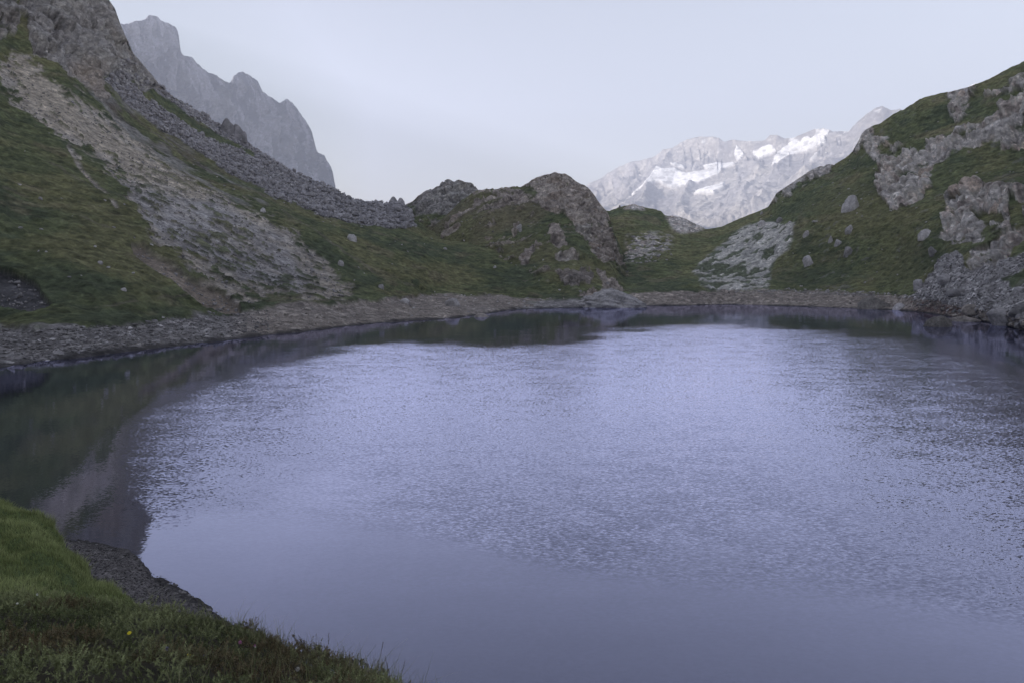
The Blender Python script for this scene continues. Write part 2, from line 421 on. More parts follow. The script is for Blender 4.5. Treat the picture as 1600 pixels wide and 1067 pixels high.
col = mixc(col, mixc(SCREE_G * np.ones(P.shape) * .8, C(.14, .11, .10), sstep(-.3, .5, wx)), mixed * .75)
col = mixc(col, C(.22, .195, .15), trail); col = mixc(col, sc, scree); col = mixc(col, tc_, talus); col = mixc(col, rc, rock)
col = mixc(col, shc, shore)
n = normals(P)
amp = sstep(0.9, 1.15, S)                       # keep the water's edge where it is
rm = rock > .05; Pv = P * np.array([1, 1, .5])
d = rock * (4.5 * billow(P * np.array([1, 1, .6]), 26, 3, .5, off=2) + 3.2 * facets(Pv, 11, 3.3, .5, .9, rm) + 1.5 * facets(Pv, 4.2, 8.1, .5, .9, rm) + .8 * billow(P, 2.6, 3, .6, off=9))
d += talus * (1.1 * billow(P, 5.5, 2, .5, off=33) + .75 * billow(P, 2.4, 2, .6, off=34))
d += (1 - rock) * 1.4 * fbm(stretch(P, D, 2.5), 26, 3, off=66) * sstep(2.0, 2.6, S)
d += (1 - rock - talus).clip(0, 1) * (.55 * fbm(stretch(P * np.array([1, 1, 2.2]), (1, -.2, 0), 1.6), 4, 4, .65, off=77) * (1 - .6 * scree) - .33 * (scree > .5) + .18 * tufts * s_t)
d += shore * .30 * billow(P, 2.5, 3, .6, off=82)
d -= 1.2 * scar + .9 * patch
# small cut bank where the grass ends above the beach
d += .55 * sstep(1.95, 2.03, S) * sstep(2.25, 2.05, S) * (px < 760)
P = keep_skyline(P + n * (d * amp)[..., None], P[np.argmin(abs(s - 6))].copy(), 2.5)
alpha = np.clip(.20 + .75 * np.maximum.reduce([scree * .35, talus, rock * .5, shore * .8]) , 0, 1)
alpha = np.where(scree + talus + rock + shore < .3, .15, alpha)
finish('scree_mountainside', P, col, alpha, MAT_NEAR, 'steep mountainside of grass, scree and blocky talus on the left of the lake')
LEFT = dict(P=P, px=px, py=py, S=S, talus=talus, shore=shore, scree=scree, rock=rock, n=n)
print('left', time.time() - T0)

# ================================================================== RIGHT HILLSIDE with the saddle
WR = [(880, 481), (960, 480), (1015, 478), (1060, 478), (1140, 476), (1240, 479), (1340, 482.5), (1400, 485), (1440, 488), (1500, 498), (1540, 503), (1560, 507), (1600, 516), (1660, 530)]
offr = [38, 50, 70, 100, 150]
def offR(zs, rs): return [ar(a, r, z) for a, r, z in zip(offr, rs, zs)]
d1 = [pz(x, y, 0.0) for x, y in WR] + offR([0] * 5, [100, 75, 55, 45, 40])
d0 = [(th, (-3.5 - CAM_Z) / (r * .9), r * .9) for th, t, r in d1]
d2 = [pz(*p) for p in [(880, 462, 3.4), (960, 460, 3.5), (1060, 455, 4.6), (1140, 454, 4.7), (1240, 454, 4.7), (1340, 457, 4.6), (1390, 460, 4.2), (1430, 466, 3.6), (1500, 478, 2.8), (1560, 490, 2.2), (1600, 499, 2.0), (1660, 512, 2)]] + offR([5] * 5, [112, 90, 72, 62, 60])
XR = [880, 1000, 1100, 1200, 1300, 1400, 1500, 1600, 1660]
def rowR(ys, rs): return [pr(x, y, r) for x, y, r in zip(XR, ys, rs)]
d3 = rowR([435, 430, 428, 425, 420, 418, 420, 430, 438], [330, 338, 340, 336, 316, 292, 250, 215, 200]) + offR([18, 18, 16, 14, 12], [150, 130, 110, 100, 100])
d4 = rowR([405, 395, 398, 385, 360, 345, 340, 345, 350], [370, 380, 380, 365, 340, 320, 290, 265, 250]) + offR([45, 42, 38, 30, 25], [200, 190, 170, 160, 160])
d5 = rowR([375, 360, 378, 350, 310, 275, 255, 250, 250], [410, 420, 420, 405, 380, 365, 345, 330, 315]) + offR([85, 80, 65, 50, 40], [270, 260, 240, 230, 230])
SR = [(880, 360), (935, 335), (951, 331), (968, 326), (976, 323), (990, 321), (1005, 326), (1020, 328), (1032, 332), (1038, 338), (1052, 340), (1070, 344), (1085, 352), (1100, 359), (1112, 360), (1125, 358), (1150, 347), (1180, 335), (1200, 327), (1213, 305), (1240, 287), (1262, 272), (1285, 261), (1305, 259), (1320, 250), (1338, 235), (1345, 214), (1352, 206), (1362, 200), (1375, 196), (1395, 182), (1415, 172), (1437, 158), (1446, 154), (1470, 149), (1500, 143), (1520, 136), (1545, 127), (1570, 113), (1600, 97), (1660, 70)]
d6 = [pr(x, y, 475 - max(0, x - 1100) * .13) for x, y in SR] + offR([128, 115, 85, 65, 50], [370, 350, 320, 300, 300])
d7 = [(th, t - .03, r + 40) for th, t, r in d6]
d8 = [(th, t - .16 if t > .1 else -.04, r + 220) for th, t, r in d6]
P, s, th = layer([d0, d1, d2, d3, d4, d5, d6, d7, d8], np.linspace(880, 1660, 600), [4, 30, 60, 75, 85, 85, 10, 8],
                 extra_th_r=np.concatenate([np.linspace(35.5, 60, 28), np.linspace(62, 150, 20)]), smooth=[9, 5, 7, 31, 41, 41, 0, 5, 15], jag=(6, 1.3))
px, py = to_px(P); S = s[:, None] * np.ones(P.shape[1])[None]
px = np.where(P[..., 1] > 20, px, 2500); py = np.where(P[..., 1] > 20, py, 300)
wx = fbm(P, 16, 4, .62, off=1); wy = fbm(P, 16, 4, .62, off=51)
wp, wq = px + 8 * wx, py + 8 * wy
def pm(poly, soft=9, w=1.0): return poly_mask(px + 8 * w * wx, py + 8 * w * wy, poly, soft)
cl = np.maximum.reduce([
    pm([(1366, 213), (1411, 222), (1440, 236), (1460, 210), (1483, 213), (1510, 197), (1541, 192), (1560, 165), (1600, 145), (1700, 110), (1700, 215), (1600, 237), (1560, 237), (1564, 219), (1528, 228), (1492, 237), (1462, 252), (1452, 290), (1438, 309), (1419, 322), (1389, 326), (1361, 291), (1372, 260), (1357, 228)]),
    pm([(1483, 150), (1505, 140), (1528, 143), (1519, 165), (1500, 186), (1485, 180)]),
    pm([(1540, 150), (1570, 125), (1600, 105), (1640, 90), (1640, 120), (1590, 140), (1560, 160)]) * .8,
    pm([(1479, 322), (1500, 298), (1530, 289), (1584, 292), (1640, 285), (1700, 300), (1700, 370), (1600, 384), (1572, 406), (1554, 424), (1515, 430), (1512, 390), (1471, 376), (1473, 350)]),
    pm([(1345, 208), (1362, 196), (1368, 215), (1340, 240), (1330, 240)], 3, .4),
    pm([(1210, 308), (1240, 285), (1285, 258), (1308, 256), (1300, 268), (1262, 284), (1230, 306), (1205, 320)], 3, .4) * .8])
inl = pm([(1575, 310), (1598, 318), (1603, 350), (1585, 358), (1578, 335)], 3) + pm([(1520, 340), (1560, 335), (1570, 345), (1530, 352)], 3)
cl = np.clip(cl * (1 - .85 * inl), 0, 1)
cl = sstep(.44, .58, cl + (.42 * fbm(P, 6, 4, .7, off=12) - .10 * (fbm(P * np.array([1, 1, 3.]), 14, 2, off=88) < -.25) * 4) * (cl > .02))                      # grass ledges break the cliffs
saddle_r = np.maximum.reduce([pm([(1040, 342), (1060, 338), (1102, 357), (1090, 364), (1063, 366), (1047, 354)], 3, .5), pm([(974, 326), (990, 318), (1010, 331), (985, 331)], 2, .4),
    pm([(980, 372), (1010, 366), (1050, 370), (1055, 378), (1030, 392), (1010, 405), (985, 415), (975, 400)], 6) * sstep(-.05, .25, fbm(P * np.array([1, 1, 2.5]), 4.5, 3, .7, off=19))])
karst = pm([(1159, 357), (1187, 345), (1216, 350), (1242, 356), (1240, 375), (1236, 390), (1216, 405), (1204, 431), (1200, 452), (1112, 456), (1094, 450), (1092, 434), (1081, 428), (1112, 396), (1135, 376)], 3, .5)
KD = (-.62, -.62, -.30)
kq = stretch(P, KD, 2.2)
ktuft = sstep(.10, .30, fbm(kq, 3.4, 3, .55, off=29) + .35 * sstep(360, 455, py) * sstep(1230, 1100, px) - .25 * pm([(1190, 350), (1242, 355), (1236, 385), (1200, 380)], 10))
fan = pm([(1515, 428), (1572, 408), (1620, 388), (1700, 380), (1700, 520), (1600, 512), (1540, 500), (1470, 490), (1425, 470), (1436, 446), (1472, 402), (1495, 400)], 4)
fgrass = pm([(1560, 440), (1600, 420), (1640, 410), (1640, 430), (1590, 445)], 5)
fan = sstep(.4, .6, fan * (1 - .7 * fgrass) + .3 * fbm(P, 4, 4, .7, off=12) * (fan > .02))
pebbles = sstep(.55, .75, fbm(P, 3.2, 3, .7, off=63)) * sstep(1180, 1300, px) * .8
shore = sstep(2.03, 1.93, S + .13 * fbm(P, 9, 4, .65))
edge_pale = sstep(1.7, 1.95, S) * sstep(2.25, 2.02, S) * sstep(1170, 1200, px) * sstep(1400, 1370, px) * sstep(-.3, .2, fbm(P, 3, 3, off=3))
lush = np.clip(pm([(1205, 440), (1240, 395), (1250, 360), (1340, 375), (1330, 440), (1280, 450)], 14) + pm([(1440, 385), (1480, 355), (1500, 400), (1440, 430), (1390, 430)], 12), 0, 1)
g = grass_color(P, px, py) * 1.18
g = mixc(g, GRASS_D * 1.0, lush * (.45 + .4 * sstep(-.2, .4, fbm(P, 5, 3, off=37))))
olive = pm([(1250, 330), (1330, 270), (1450, 330), (1430, 440), (1350, 450), (1370, 380)], 20)
g = mixc(g, GRASS_O * np.ones(3), olive * .6)
rc = np.minimum(rock_color(P, 7) * 1.5, .62) * C(1.08, 1.0, .95)
rc = rc * (1 - .30 * sstep(.05, .45, fbm(P * np.array([1, 1, .22]), 3.0, 3, .65, off=140)))[..., None]  # vertical dark streaks painted into the rock for the shade of its cracks
sc = mixc(SCREE_G * np.ones(P.shape) * .9, C(.5, .48, .48), sstep(0, .6, fbm(P, 2.2, 3, .8, off=15)))
kc = mixc(C(.68, .65, .60) * np.ones(P.shape), C(.48, .465, .44), sstep(-.2, .5, fbm(kq, 3.5, 4, .7, off=5)))
kc = mixc(kc, GRASS_D * 1.3, ktuft * .9)
shc = SHORE_B * 1.12 * (1 + .20 * fbm(P * np.array([1, 1, 8.]), 4, 4, .7, off=23))[..., None]
shc = mixc(shc, C(.26, .245, .225), edge_pale * .8)
shc = mixc(shc, C(.15, .085, .07), pm([(1425, 478), (1510, 482), (1505, 496), (1440, 490)], 4) * .6)
shc = mixc(shc, C(.05, .047, .045), sstep(.5, .12, P[..., 2]) * .85)
col = mixc(g, C(.26, .25, .24), pebbles * .55 * (1 - karst))
col = mixc(col, sc, fan); col = mixc(col, kc, karst); col = mixc(col, rc, np.maximum(cl, saddle_r)); col = mixc(col, shc, shore)
n = normals(P)
rm = cl > .05; Pv = P * np.array([1, 1, .45])
d = cl * (2.2 * billow(P * np.array([1, 1, .3]), 13, 2, .6, off=2) + 3.6 * billow(P * np.array([1, 1, .16]), 6.2, 2, .45, off=22) + 1.5 * facets(P * np.array([1, 1, .35]), 6.0, 3.3, .9, .7, rm) + .30 * billow(P, 2.2, 2, .6, off=9) + 1.0)
d += saddle_r * (1.2 * billow(P, 5, 3, .6, off=14) + .5)
d += karst * (1.1 * billow(kq, 6, 3, .6, off=25) + .4 - .5 * ktuft)
d += fan * (.8 * billow(P, 3.2, 3, .6, off=33) )
d += (1 - cl) * 1.5 * fbm(P, 26, 3, off=66) * sstep(2.0, 2.6, S)
d += (1 - cl) * .55 * fbm(P * np.array([1, 1, 2.2]), 4, 4, .65, off=77)
d += shore * .2 * billow(P, 2.5, 2, .6, off=82)
P = keep_skyline(P + n * (d * sstep(0.9, 1.15, S))[..., None], P[np.argmin(abs(s - 6))].copy(), 2.5)
alpha = np.clip(.15 + .85 * np.maximum.reduce([cl * .55, fan, shore * .8, karst * .6, saddle_r]), 0, 1)
finish('grassy_hillside', P, col, alpha, MAT_NEAR, 'green hillside with grey limestone crags and a pale karst slab right of the lake')
RIGHT = dict(P=P, px=px, py=py, S=S, fan=fan, shore=shore, cl=cl)
print('right', time.time() - T0)

# ================================================================== CENTRAL KNOLL
k1 = [pz(x, y, 0.0) for x, y in [(600, 506), (650, 500), (700, 497), (760, 490), (800, 484), (850, 482), (900, 481), (960, 480), (1015, 478), (1060, 478)]]
k1 = [(a, b, r + (8 if (x < 800 or x > 1000) else -1)) for (a, b, r), x in zip(k1, [600, 650, 700, 760, 800, 850, 900, 960, 1015, 1060])]
k0 = [(th, (-4 - CAM_Z) / (r * .93), r * .93) for th, t, r in k1]
XK = [600, 650, 700, 750, 800, 850, 900, 950, 985, 1010, 1060]
def rowK(ys, rs): return [pr(x, y, r) for x, y, r in zip(XK, ys, rs)]
k2 = rowK([490, 480, 472, 468, 466, 462, 456, 458, 462, 468, 480], [290, 285, 280, 275, 272, 268, 264, 266, 285, 320, 350])
k3 = rowK([470, 455, 445, 436, 428, 424, 420, 430, 440, 455, 480], [330, 320, 310, 300, 293, 290, 288, 300, 330, 370, 400])
k4 = rowK([450, 420, 398, 385, 380, 376, 375, 385, 415, 448, 480], [380, 370, 350, 335, 325, 318, 318, 330, 365, 400, 440])
k5 = rowK([430, 390, 352, 334, 332, 328, 322, 350, 404, 446, 480], [420, 400, 380, 370, 362, 355, 350, 360, 390, 420, 450])
SKn = [(600, 450), (625, 400), (645, 378), (664, 366), (686, 347), (702, 333), (715, 320), (730, 308), (746, 299), (760, 298), (777, 296), (805, 292), (815, 293), (830, 283), (847, 276), (867, 271), (884, 273), (892, 278), (900, 285), (915, 292), (929, 307), (940, 323), (947, 331), (952, 340), (957, 358), (965, 378), (974, 397), (981, 412), (1000, 440), (1030, 460), (1060, 480)]
k6 = [pr(x, y, 420) for x, y in SKn]
k7 = [(th, t - .02, r + 18) for th, t, r in k6]
k8 = [(th, -.06, r + 90) for th, t, r in k6]
P, s, th = layer([k0, k1, k2, k3, k4, k5, k6, k7, k8], np.linspace(604, 1056, 430), [3, 12, 45, 55, 60, 70, 8, 5], smooth=[9, 5, 9, 31, 31, 25, 0, 5, 15], jag=(6, 3.0))
px, py = to_px(P); S = s[:, None] * np.ones(P.shape[1])[None]
wx = fbm(P, 14, 4, .62, off=1); wy = fbm(P, 14, 4, .62, off=51)
def pm(poly, soft=4, w=1.0): return poly_mask(px + 7 * w * wx, py + 7 * w * wy, poly, soft)
rk = np.maximum.reduce([
    pm([(818, 292), (830, 280), (867, 266), (895, 274), (932, 305), (950, 330), (960, 360), (982, 412), (940, 414), (925, 400), (912, 372), (900, 350), (880, 335), (850, 330), (828, 318), (838, 298)]),
    pm([(750, 300), (800, 296), (825, 305), (832, 322), (790, 328), (760, 335), (735, 345), (720, 352), (700, 372), (680, 372), (700, 345), (730, 318)]) * sstep(-.35, .15, fbm(stretch(P, (.8, .2, .5), 2.5), 7, 3, off=19)),
    pm([(858, 348), (868, 345), (878, 362), (886, 390), (872, 396), (860, 380), (855, 362)], 3),
    pm([(900, 352), (920, 350), (930, 378), (912, 384), (902, 370)], 3),
    pm([(812, 400), (825, 376), (838, 372), (838, 395), (822, 410), (810, 412)], 3),
    pm([(866, 399), (895, 396), (912, 405), (880, 406)], 2, .5),
    pm([(868, 432), (885, 424), (910, 420), (930, 432), (920, 446), (880, 448)], 4, .7),
    pm([(930, 425), (950, 430), (975, 455), (985, 468), (940, 468), (900, 460), (915, 452), (945, 450)], 3, .6),
    pm([(802, 352), (812, 346), (812, 362), (802, 372)], 2, .5)])
scat = sstep(.42, .62, fbm(P, 4.5, 3, .7, off=93)) * sstep(460, 420, py) * .8
rk = np.clip(np.maximum(sstep(.46, .62, rk * .92 + .50 * fbm(P * np.array([1, 1, 1.4]), 5.5, 4, .72, off=5) * (rk > .02)), scat), 0, 1)
g = grass_color(P, px, py)
brown = sstep(-.2, .5, fbm(P, 30, 3, off=9)) * sstep(440, 330, py)
g = mixc(g, GRASS_B * .9 * np.ones(3), brown * .8)
rc = rock_color(P, 3) * C(.95, .88, .82)
rc = mixc(rc, ROCK_L * np.ones(3), (pm([(900, 352), (920, 350), (930, 378), (912, 384)], 4) + pm([(866, 399), (912, 405), (880, 408)], 3)).clip(0, 1) * .6)
rc = mixc(rc, ROCK_D * .8, pm([(868, 432), (885, 424), (910, 420), (930, 432), (920, 446), (880, 448)], 4) * .5)
shore = sstep(1.75, 1.35, S + .2 * fbm(P, 6, 3)) * sstep(.0, .01, 1060 - px)
shc = SHORE_G * (1 + .2 * fbm(P * np.array([1, 1, 8.]), 4, 3, .7))[..., None]
shc = mixc(shc, C(.05, .047, .045), sstep(.5, .12, P[..., 2]) * .85)
col = mixc(g, rc, rk); col = mixc(col, shc, shore)
n = normals(P)
KS = stretch(P, (.75, .2, .55), 2.2)
d = rk * (1.6 * billow(P, 11, 3, .55, off=2) + 1.6 * facets(KS, 5.5, 3.3, .6, 1.0, rk > .05) + .8 * facets(KS, 2.4, 5.3, .5, 1.0, rk > .05) + .5)
d += 2.2 * fbm(P, 24, 3, off=66) * sstep(1.6, 2.6, S) * sstep(6.05, 5.7, S) + .35 * fbm(P, 5, 3, .6, off=77)
edge = sstep(604, 640, px) * sstep(1050, 1015, px)
P = keep_skyline(P + n * (d * sstep(0.9, 1.3, S) * edge)[..., None], P[np.argmin(abs(s - 6))].copy(), 1.5)
finish('rocky_knoll', P, col, np.clip(.15 + .8 * np.maximum(rk * .6, shore), 0, 1), MAT_NEAR, 'rocky green knoll rising behind the far shore in the middle')
KN = dict(P=P, px=px, py=py, S=S, rk=rk)

# ================================================================== BOULDERY KNOLL between talus and central knoll
SB = [(560, 345), (600, 335), (620, 327), (637, 320), (646, 316), (652, 310), (662, 302), (676, 295), (686, 287), (699, 281), (704, 282), (708, 286), (712, 284), (717, 282), (722, 285), (737, 287), (742, 291), (746, 298), (760, 310), (800, 330)]
XB = [560, 600, 640, 680, 720, 760, 800]
def rowB(ys, rs): return [pr(x, y, r) for x, y, r in zip(XB, ys, rs)]
b0 = rowB([400] * 7, [400, 395, 390, 385, 385, 390, 400])
b1 = rowB([368, 368, 368, 370, 370, 370, 370], [420, 418, 412, 405, 405, 410, 420])
b2 = rowB([355, 350, 346, 335, 330, 335, 350], [440, 438, 428, 420, 420, 425, 440])
b3 = [pr(x, y, 462) for x, y in SB]
b4 = [(th, t - .02, r + 20) for th, t, r in b3]; b5 = [(th, -.02, r + 90) for th, t, r in b3]
P, s, th = layer([b0, b1, b2, b3, b4, b5], np.linspace(562, 798, 260), [20, 40, 70, 6, 4], smooth=[9, 15, 15, 0, 3, 9], jag=(3, 2.2))
px, py = to_px(P); wx = fbm(P, 14, 3, .6, off=1); wy = fbm(P, 14, 3, .6, off=51)
def pm(poly, soft=4, w=1.0): return poly_mask(px + 4 * w * wx, py + 4 * w * wy, poly, soft)
rk = np.maximum.reduce([pm([(640, 322), (660, 300), (699, 276), (722, 280), (750, 292), (760, 320), (720, 336), (700, 330), (676, 334), (650, 335), (655, 320)], 3), pm([(560, 310), (632, 310), (640, 352), (560, 360)], 4),
   .9 * sstep(.1, .4, fbm(P, 4, 3, .6, off=4))])
col = mixc(grass_color(P, px, py), rock_color(P, 23) * .82, rk)
n = normals(P)
ps = stretch(P, (.75, .1, .65), 2.6)
d = rk * (1.8 * billow(ps, 9, 3, .5, off=2) + 2.4 * facets(ps, 6, 2.2, .6, 1.0) + 1.0 * facets(ps, 2.6, 4.2, .5, 1.0)) + .4 * fbm(P, 5, 2)
P = keep_skyline(P + n * d[..., None], P[np.argmin(abs(s - 3))].copy(), 1.5)
finish('bouldery_knoll', P, col, np.clip(.2 + .6 * rk, 0, 1), MAT_NEAR, 'dark slabby rock knoll between the talus ridge and the central knoll')

# ================================================================== DISTANT CLIFFS (left)
SC = [(120, 60), (160, 42), (187, 38), (205, 36), (222, 30), (236, 27.6), (247, 28.4), (253, 32.6), (267, 35.5), (275.6, 42.5), (279, 51), (280.4, 66), (281.5, 79), (285.5, 83), (301, 90), (312, 104), (337, 117), (359, 129), (365.6, 118), (377, 112), (388, 117), (402, 128), (410.6, 144), (420.5, 151), (436, 160.6), (441, 158), (450, 156), (458, 160.6), (472, 180), (482, 194), (486.5, 205.6), (491, 222), (495, 239), (506, 242), (514.6, 256), (520, 270), (523, 285), (525.5, 299), (530, 330), (540, 400), (560, 440)]
def rC(x): return 3500 + (x - 190) * 5.6
XC = [120, 190, 280, 360, 440, 500, 525, 560]
def rowC(ys, k): return [pr(x, y, rC(x) - 2.2 * k) for x, y in zip(XC, ys)]
e0 = rowC([470] * 8, 520)
e1 = rowC([300, 300, 320, 340, 360, 370, 390, 460], 230)
e2 = rowC([170, 160, 190, 225, 260, 290, 330, 450], 110)
e3 = [pr(x, y + .9 * math.sin(x * 1.7) + .7 * math.sin(x * .73 + 1), rC(x) - 15) for x, y in SC]
e4 = [(th, t - .01, r + 240) for th, t, r in e3]; e5 = [(th, -.0, r + 1500) for th, t, r in e3]
P, s, th = layer([e0, e1, e2, e3, e4, e5], np.linspace(122, 556, 420), [6, 90, 160, 10, 6], smooth=[9, 31, 25, 0, 3, 9], jag=(3, 3.4))
px, py = to_px(P); wx = fbm(P, 120, 3, .6, off=1)
wall = sstep(130, 180, P[..., 2] * 0 + 200)
Pv = P * np.array([1, 1, .22])
n = normals(P); nh = n.copy()
S = s[:, None] * np.ones(P.shape[1])[None]
tower = np.maximum(poly_mask(px, py, [(180, 0), (285, 0), (285, 88), (240, 95), (180, 95)], 8), poly_mask(px, py, [(390, 150), (440, 150), (530, 180), (530, 330), (420, 300), (395, 220)], 20))
K = 1.4
d = 60 * K * ridged(stretch(P, (.7, .4, -.6), 2.0), 330 * K, 5, .55, off=4) * (1 - .6 * tower) + tower * K * (40 * billow(P * np.array([1, 1, .2]), 80 * K, 4, .6, off=8) + 24 * facets(P * np.array([1, 1, .3]), 50 * K, 1.1, .6, 1.0)) + K * 13 * facets(P * np.array([1, 1, .6]), 42 * K, 6.1, .5, 1.0)
d += K * 20 * billow(P * np.array([1, 1, .4]), 40 * K, 4, .65, off=11)
d *= sstep(3.0, 2.45, S) * .96 + .04
P2 = keep_skyline(P + nh * d[..., None], P[np.argmin(abs(s - 3))])
col = mixc(C(.02, .025, .055) * np.ones(P.shape), C(.29, .285, .33), sstep(-.2, .3, fbm(Pv, 50, 4, .75, off=5)))  # gully streaks exaggerated in the albedo as relief shading; blue tint stands for haze
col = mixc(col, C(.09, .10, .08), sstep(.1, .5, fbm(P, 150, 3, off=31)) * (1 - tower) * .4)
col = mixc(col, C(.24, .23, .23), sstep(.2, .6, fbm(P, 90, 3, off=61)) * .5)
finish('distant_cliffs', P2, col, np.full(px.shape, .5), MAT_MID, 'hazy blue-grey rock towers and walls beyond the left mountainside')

# ================================================================== GLACIER MASSIF (right, far)
SM = [(860, 345), (890, 305), (920, 287), (940, 277), (965, 260), (988, 251), (1019, 246), (1030, 238), (1037, 233), (1051, 231), (1073, 217), (1084, 214), (1096, 212), (1110, 213), (1123, 215), (1132, 220), (1145, 216), (1159, 219), (1177, 220), (1195, 218), (1202, 210), (1213, 208), (1226, 215), (1240, 214), (1262, 204), (1287, 199), (1303, 204), (1325, 204), (1334, 195), (1352, 179), (1366, 170), (1378.6, 164.6), (1386, 169), (1393, 172), (1406, 170), (1413, 174), (1440, 190), (1475, 180), (1496, 150), (1505, 138), (1520, 131), (1541, 126), (1560, 135), (1620, 170), (1680, 190)]
def rM(x): return 8600 - (x - 920) * 3.3
XM = [860, 960, 1060, 1160, 1260, 1360, 1460, 1560, 1680]
def rowM(ys, k): return [pr(x, y, rM(x) - k) for x, y in zip(XM, ys)]
m0 = rowM([430] * 9, 2500)
m1 = rowM([380, 350, 340, 330, 320, 310, 310, 310, 310], 1600)
m2 = rowM([350, 300, 285, 275, 270, 255, 240, 230, 230], 700)
m3 = [pr(x, y, rM(x)) for x, y in SM]
m4 = [(th, t - .008, r + 220) for th, t, r in m3]; m5 = [(th, 0.0, r + 1000) for th, t, r in m3]
P, s, th = layer([m0, m1, m2, m3, m4, m5], np.linspace(864, 1630, 540), [16, 100, 120, 8, 5], smooth=[9, 41, 41, 0, 3, 9], jag=(3, 2.0))
px, py = to_px(P); S = s[:, None] * np.ones(P.shape[1])[None]
wx = fbm(P, 300, 3, .6, off=1); wy = fbm(P, 300, 3, .6, off=41)
def pm(poly, soft=3, w=1.0): return poly_mask(px + 6 * w * wx, py + 5 * w * wy, poly, soft)
snow = np.maximum.reduce([
    pm([(985, 293), (1015, 272), (1060, 257), (1105, 250), (1132, 234), (1140, 237), (1119, 254), (1092, 268), (1060, 277), (1030, 280), (1005, 292), (988, 302)]),
    pm([(1076, 283), (1100, 276), (1128, 266), (1128, 279), (1110, 289), (1090, 283)]),
    pm([(1198, 241), (1213, 226), (1240, 217), (1267, 206), (1290, 197), (1302, 202), (1276, 216), (1240, 225), (1220, 236)]),
    pm([(1138, 223), (1150, 216), (1160, 224), (1150, 228)], 2, .5), pm([(1094, 245), (1122, 235), (1124, 239), (1100, 249)], 2, .5),
    pm([(1046, 255), (1062, 250), (1063, 253), (1050, 258)], 1.5, .4), pm([(1175, 224), (1195, 221), (1198, 226), (1180, 230)], 2, .5),
    pm([(1500, 110), (1560, 110), (1560, 150), (1500, 160)], 2, .2)])
snow = sstep(.42, .58, snow * .98 + .26 * fbm(P, 90, 4, .75, off=71) * (snow > .02))
snow = np.clip(snow + .6 * sstep(.72, .9, fbm(P, 120, 3, .7, off=73)) * sstep(300, 240, py), 0, 1)
rough = 1 - .85 * snow
n = normals(P)
Dm = (-.55, -.75, -.35)
dlow = 150 * ridged(stretch(P, Dm, 2.0), 900, 3, .5, off=14)
dhigh = 70 * ridged(stretch(P, Dm, 1.6), 260, 5, .62, off=44) + 12 * facets(stretch(P, Dm, 1.6), 95, 2.1, .5, 1.0)
d = (dlow + dhigh * (1 - snow)) * (sstep(3.0, 2.6, S) * .93 + .07); rough = 1.0
P2 = keep_skyline(P + n * (d * rough)[..., None], P[np.argmin(abs(s - 3))])
col = mixc(C(.25, .24, .25) * np.ones(P.shape), C(.37, .35, .335), sstep(-.3, .4, fbm(stretch(P, Dm, 2.0), 200, 5, .75, off=5)))
col = mixc(col, C(.80, .80, .81), snow)
finish('glacier_massif', P2, col, .5 - .5 * snow, MAT_MASSIF, 'sunlit snow-streaked mountain massif with a glacier far beyond the saddle')
print('far', time.time() - T0)

# ================================================================== VALLEY GROUND (under everything, to the far massif)
bm_v = np.array([[-1900, -900, -6], [7500, -900, -6], [7500, 11300, -6], [-1900, 11300, -6]], float)
gm, gt, gb = new_mat('valley_floor')
gn = N(gt, 'ShaderNodeTexNoise', i_Scale=.01, i_Detail=6.0)
gc = N(gt, 'ShaderNodeTexCoord'); gt.links.new(gc.outputs['Object'], gn.inputs['Vector'])
gt.links.new(ramp(gt, gn.outputs[0], [(.35, (.04, .05, .025, 1)), (.65, (.09, .085, .06, 1))]), gb.inputs['Base Color'])
o = link('valley_ground', mesh_np('valley_ground', bm_v, np.array([[0, 1, 2, 3]])), gm); tag(o, 'dark grassy valley floor below the mountains', None, None, 'structure')

# ================================================================== NEAR BANK
YC = 26       # plants stand this many pixels proud of the crest of the bank
offn = [-179, -140, -100, -70, -50]; offm = [40, 60, 90, 130, 179]
def rim(fr, l, r): return [ar(a, rr, z) for a, (rr, z) in zip(offn, l)] + fr + [ar(a, rr, z) for a, (rr, z) in zip(offm, r)]
XN = [-150, 0, 100, 200, 300, 400, 500, 600, 700, 900, 1200, 1600]
def rn(ys, rs): return [pr(x, y, r) for x, y, r in zip(XN, ys, rs)]
n0 = rim([], [(1.2, 8.5)] * 5, [(1.2, 8.4)] * 5)
n1 = rim(rn([1085, 1085, 1085, 1085, 1090, 1095, 1100, 1120, 1170, 1290, 1450, 1600], [5.2] * 6 + [5.0, 4.8, 4.5, 4, 3.6, 3.4]), [(5, 9)] * 2 + [(5, 8.6), (5, 8), (5, 7.7)], [(4, 6.5), (4, 6.6), (4, 7), (4, 8), (5, 9)])
n2 = rim(rn([950, 966, 976, 988, 1004, 1022, 1062, 1104, 1175, 1300, 1460, 1600], [9.6, 9.4, 9.2, 9.0, 8.8, 8.6, 8.2, 7.8, 7, 5.6, 5, 4.6]), [(12, 11), (11, 10), (10, 8.6), (10, 7.4), (10, 6.6)], [(6, 5.6), (6, 5.8), (6, 6.6), (8, 8.6), (12, 11)])
n3 = [(th, t - .16, r + 1.3) for th, t, r in n2]
n4 = rim(rn([915, 945, 965, 985, 1050, 1110, 1180, 1250, 1300, 1350, 1500, 1640], [18, 18, 17.5, 17, 14.5, 13, 12, 11, 10, 9, 8, 7.5]), [(30, 14), (28, 10), (22, 5), (19, 2.6), (18.5, 2.0)], [(9, 2.5), (9.5, 2.8), (12, 4), (22, 8), (30, 14)])
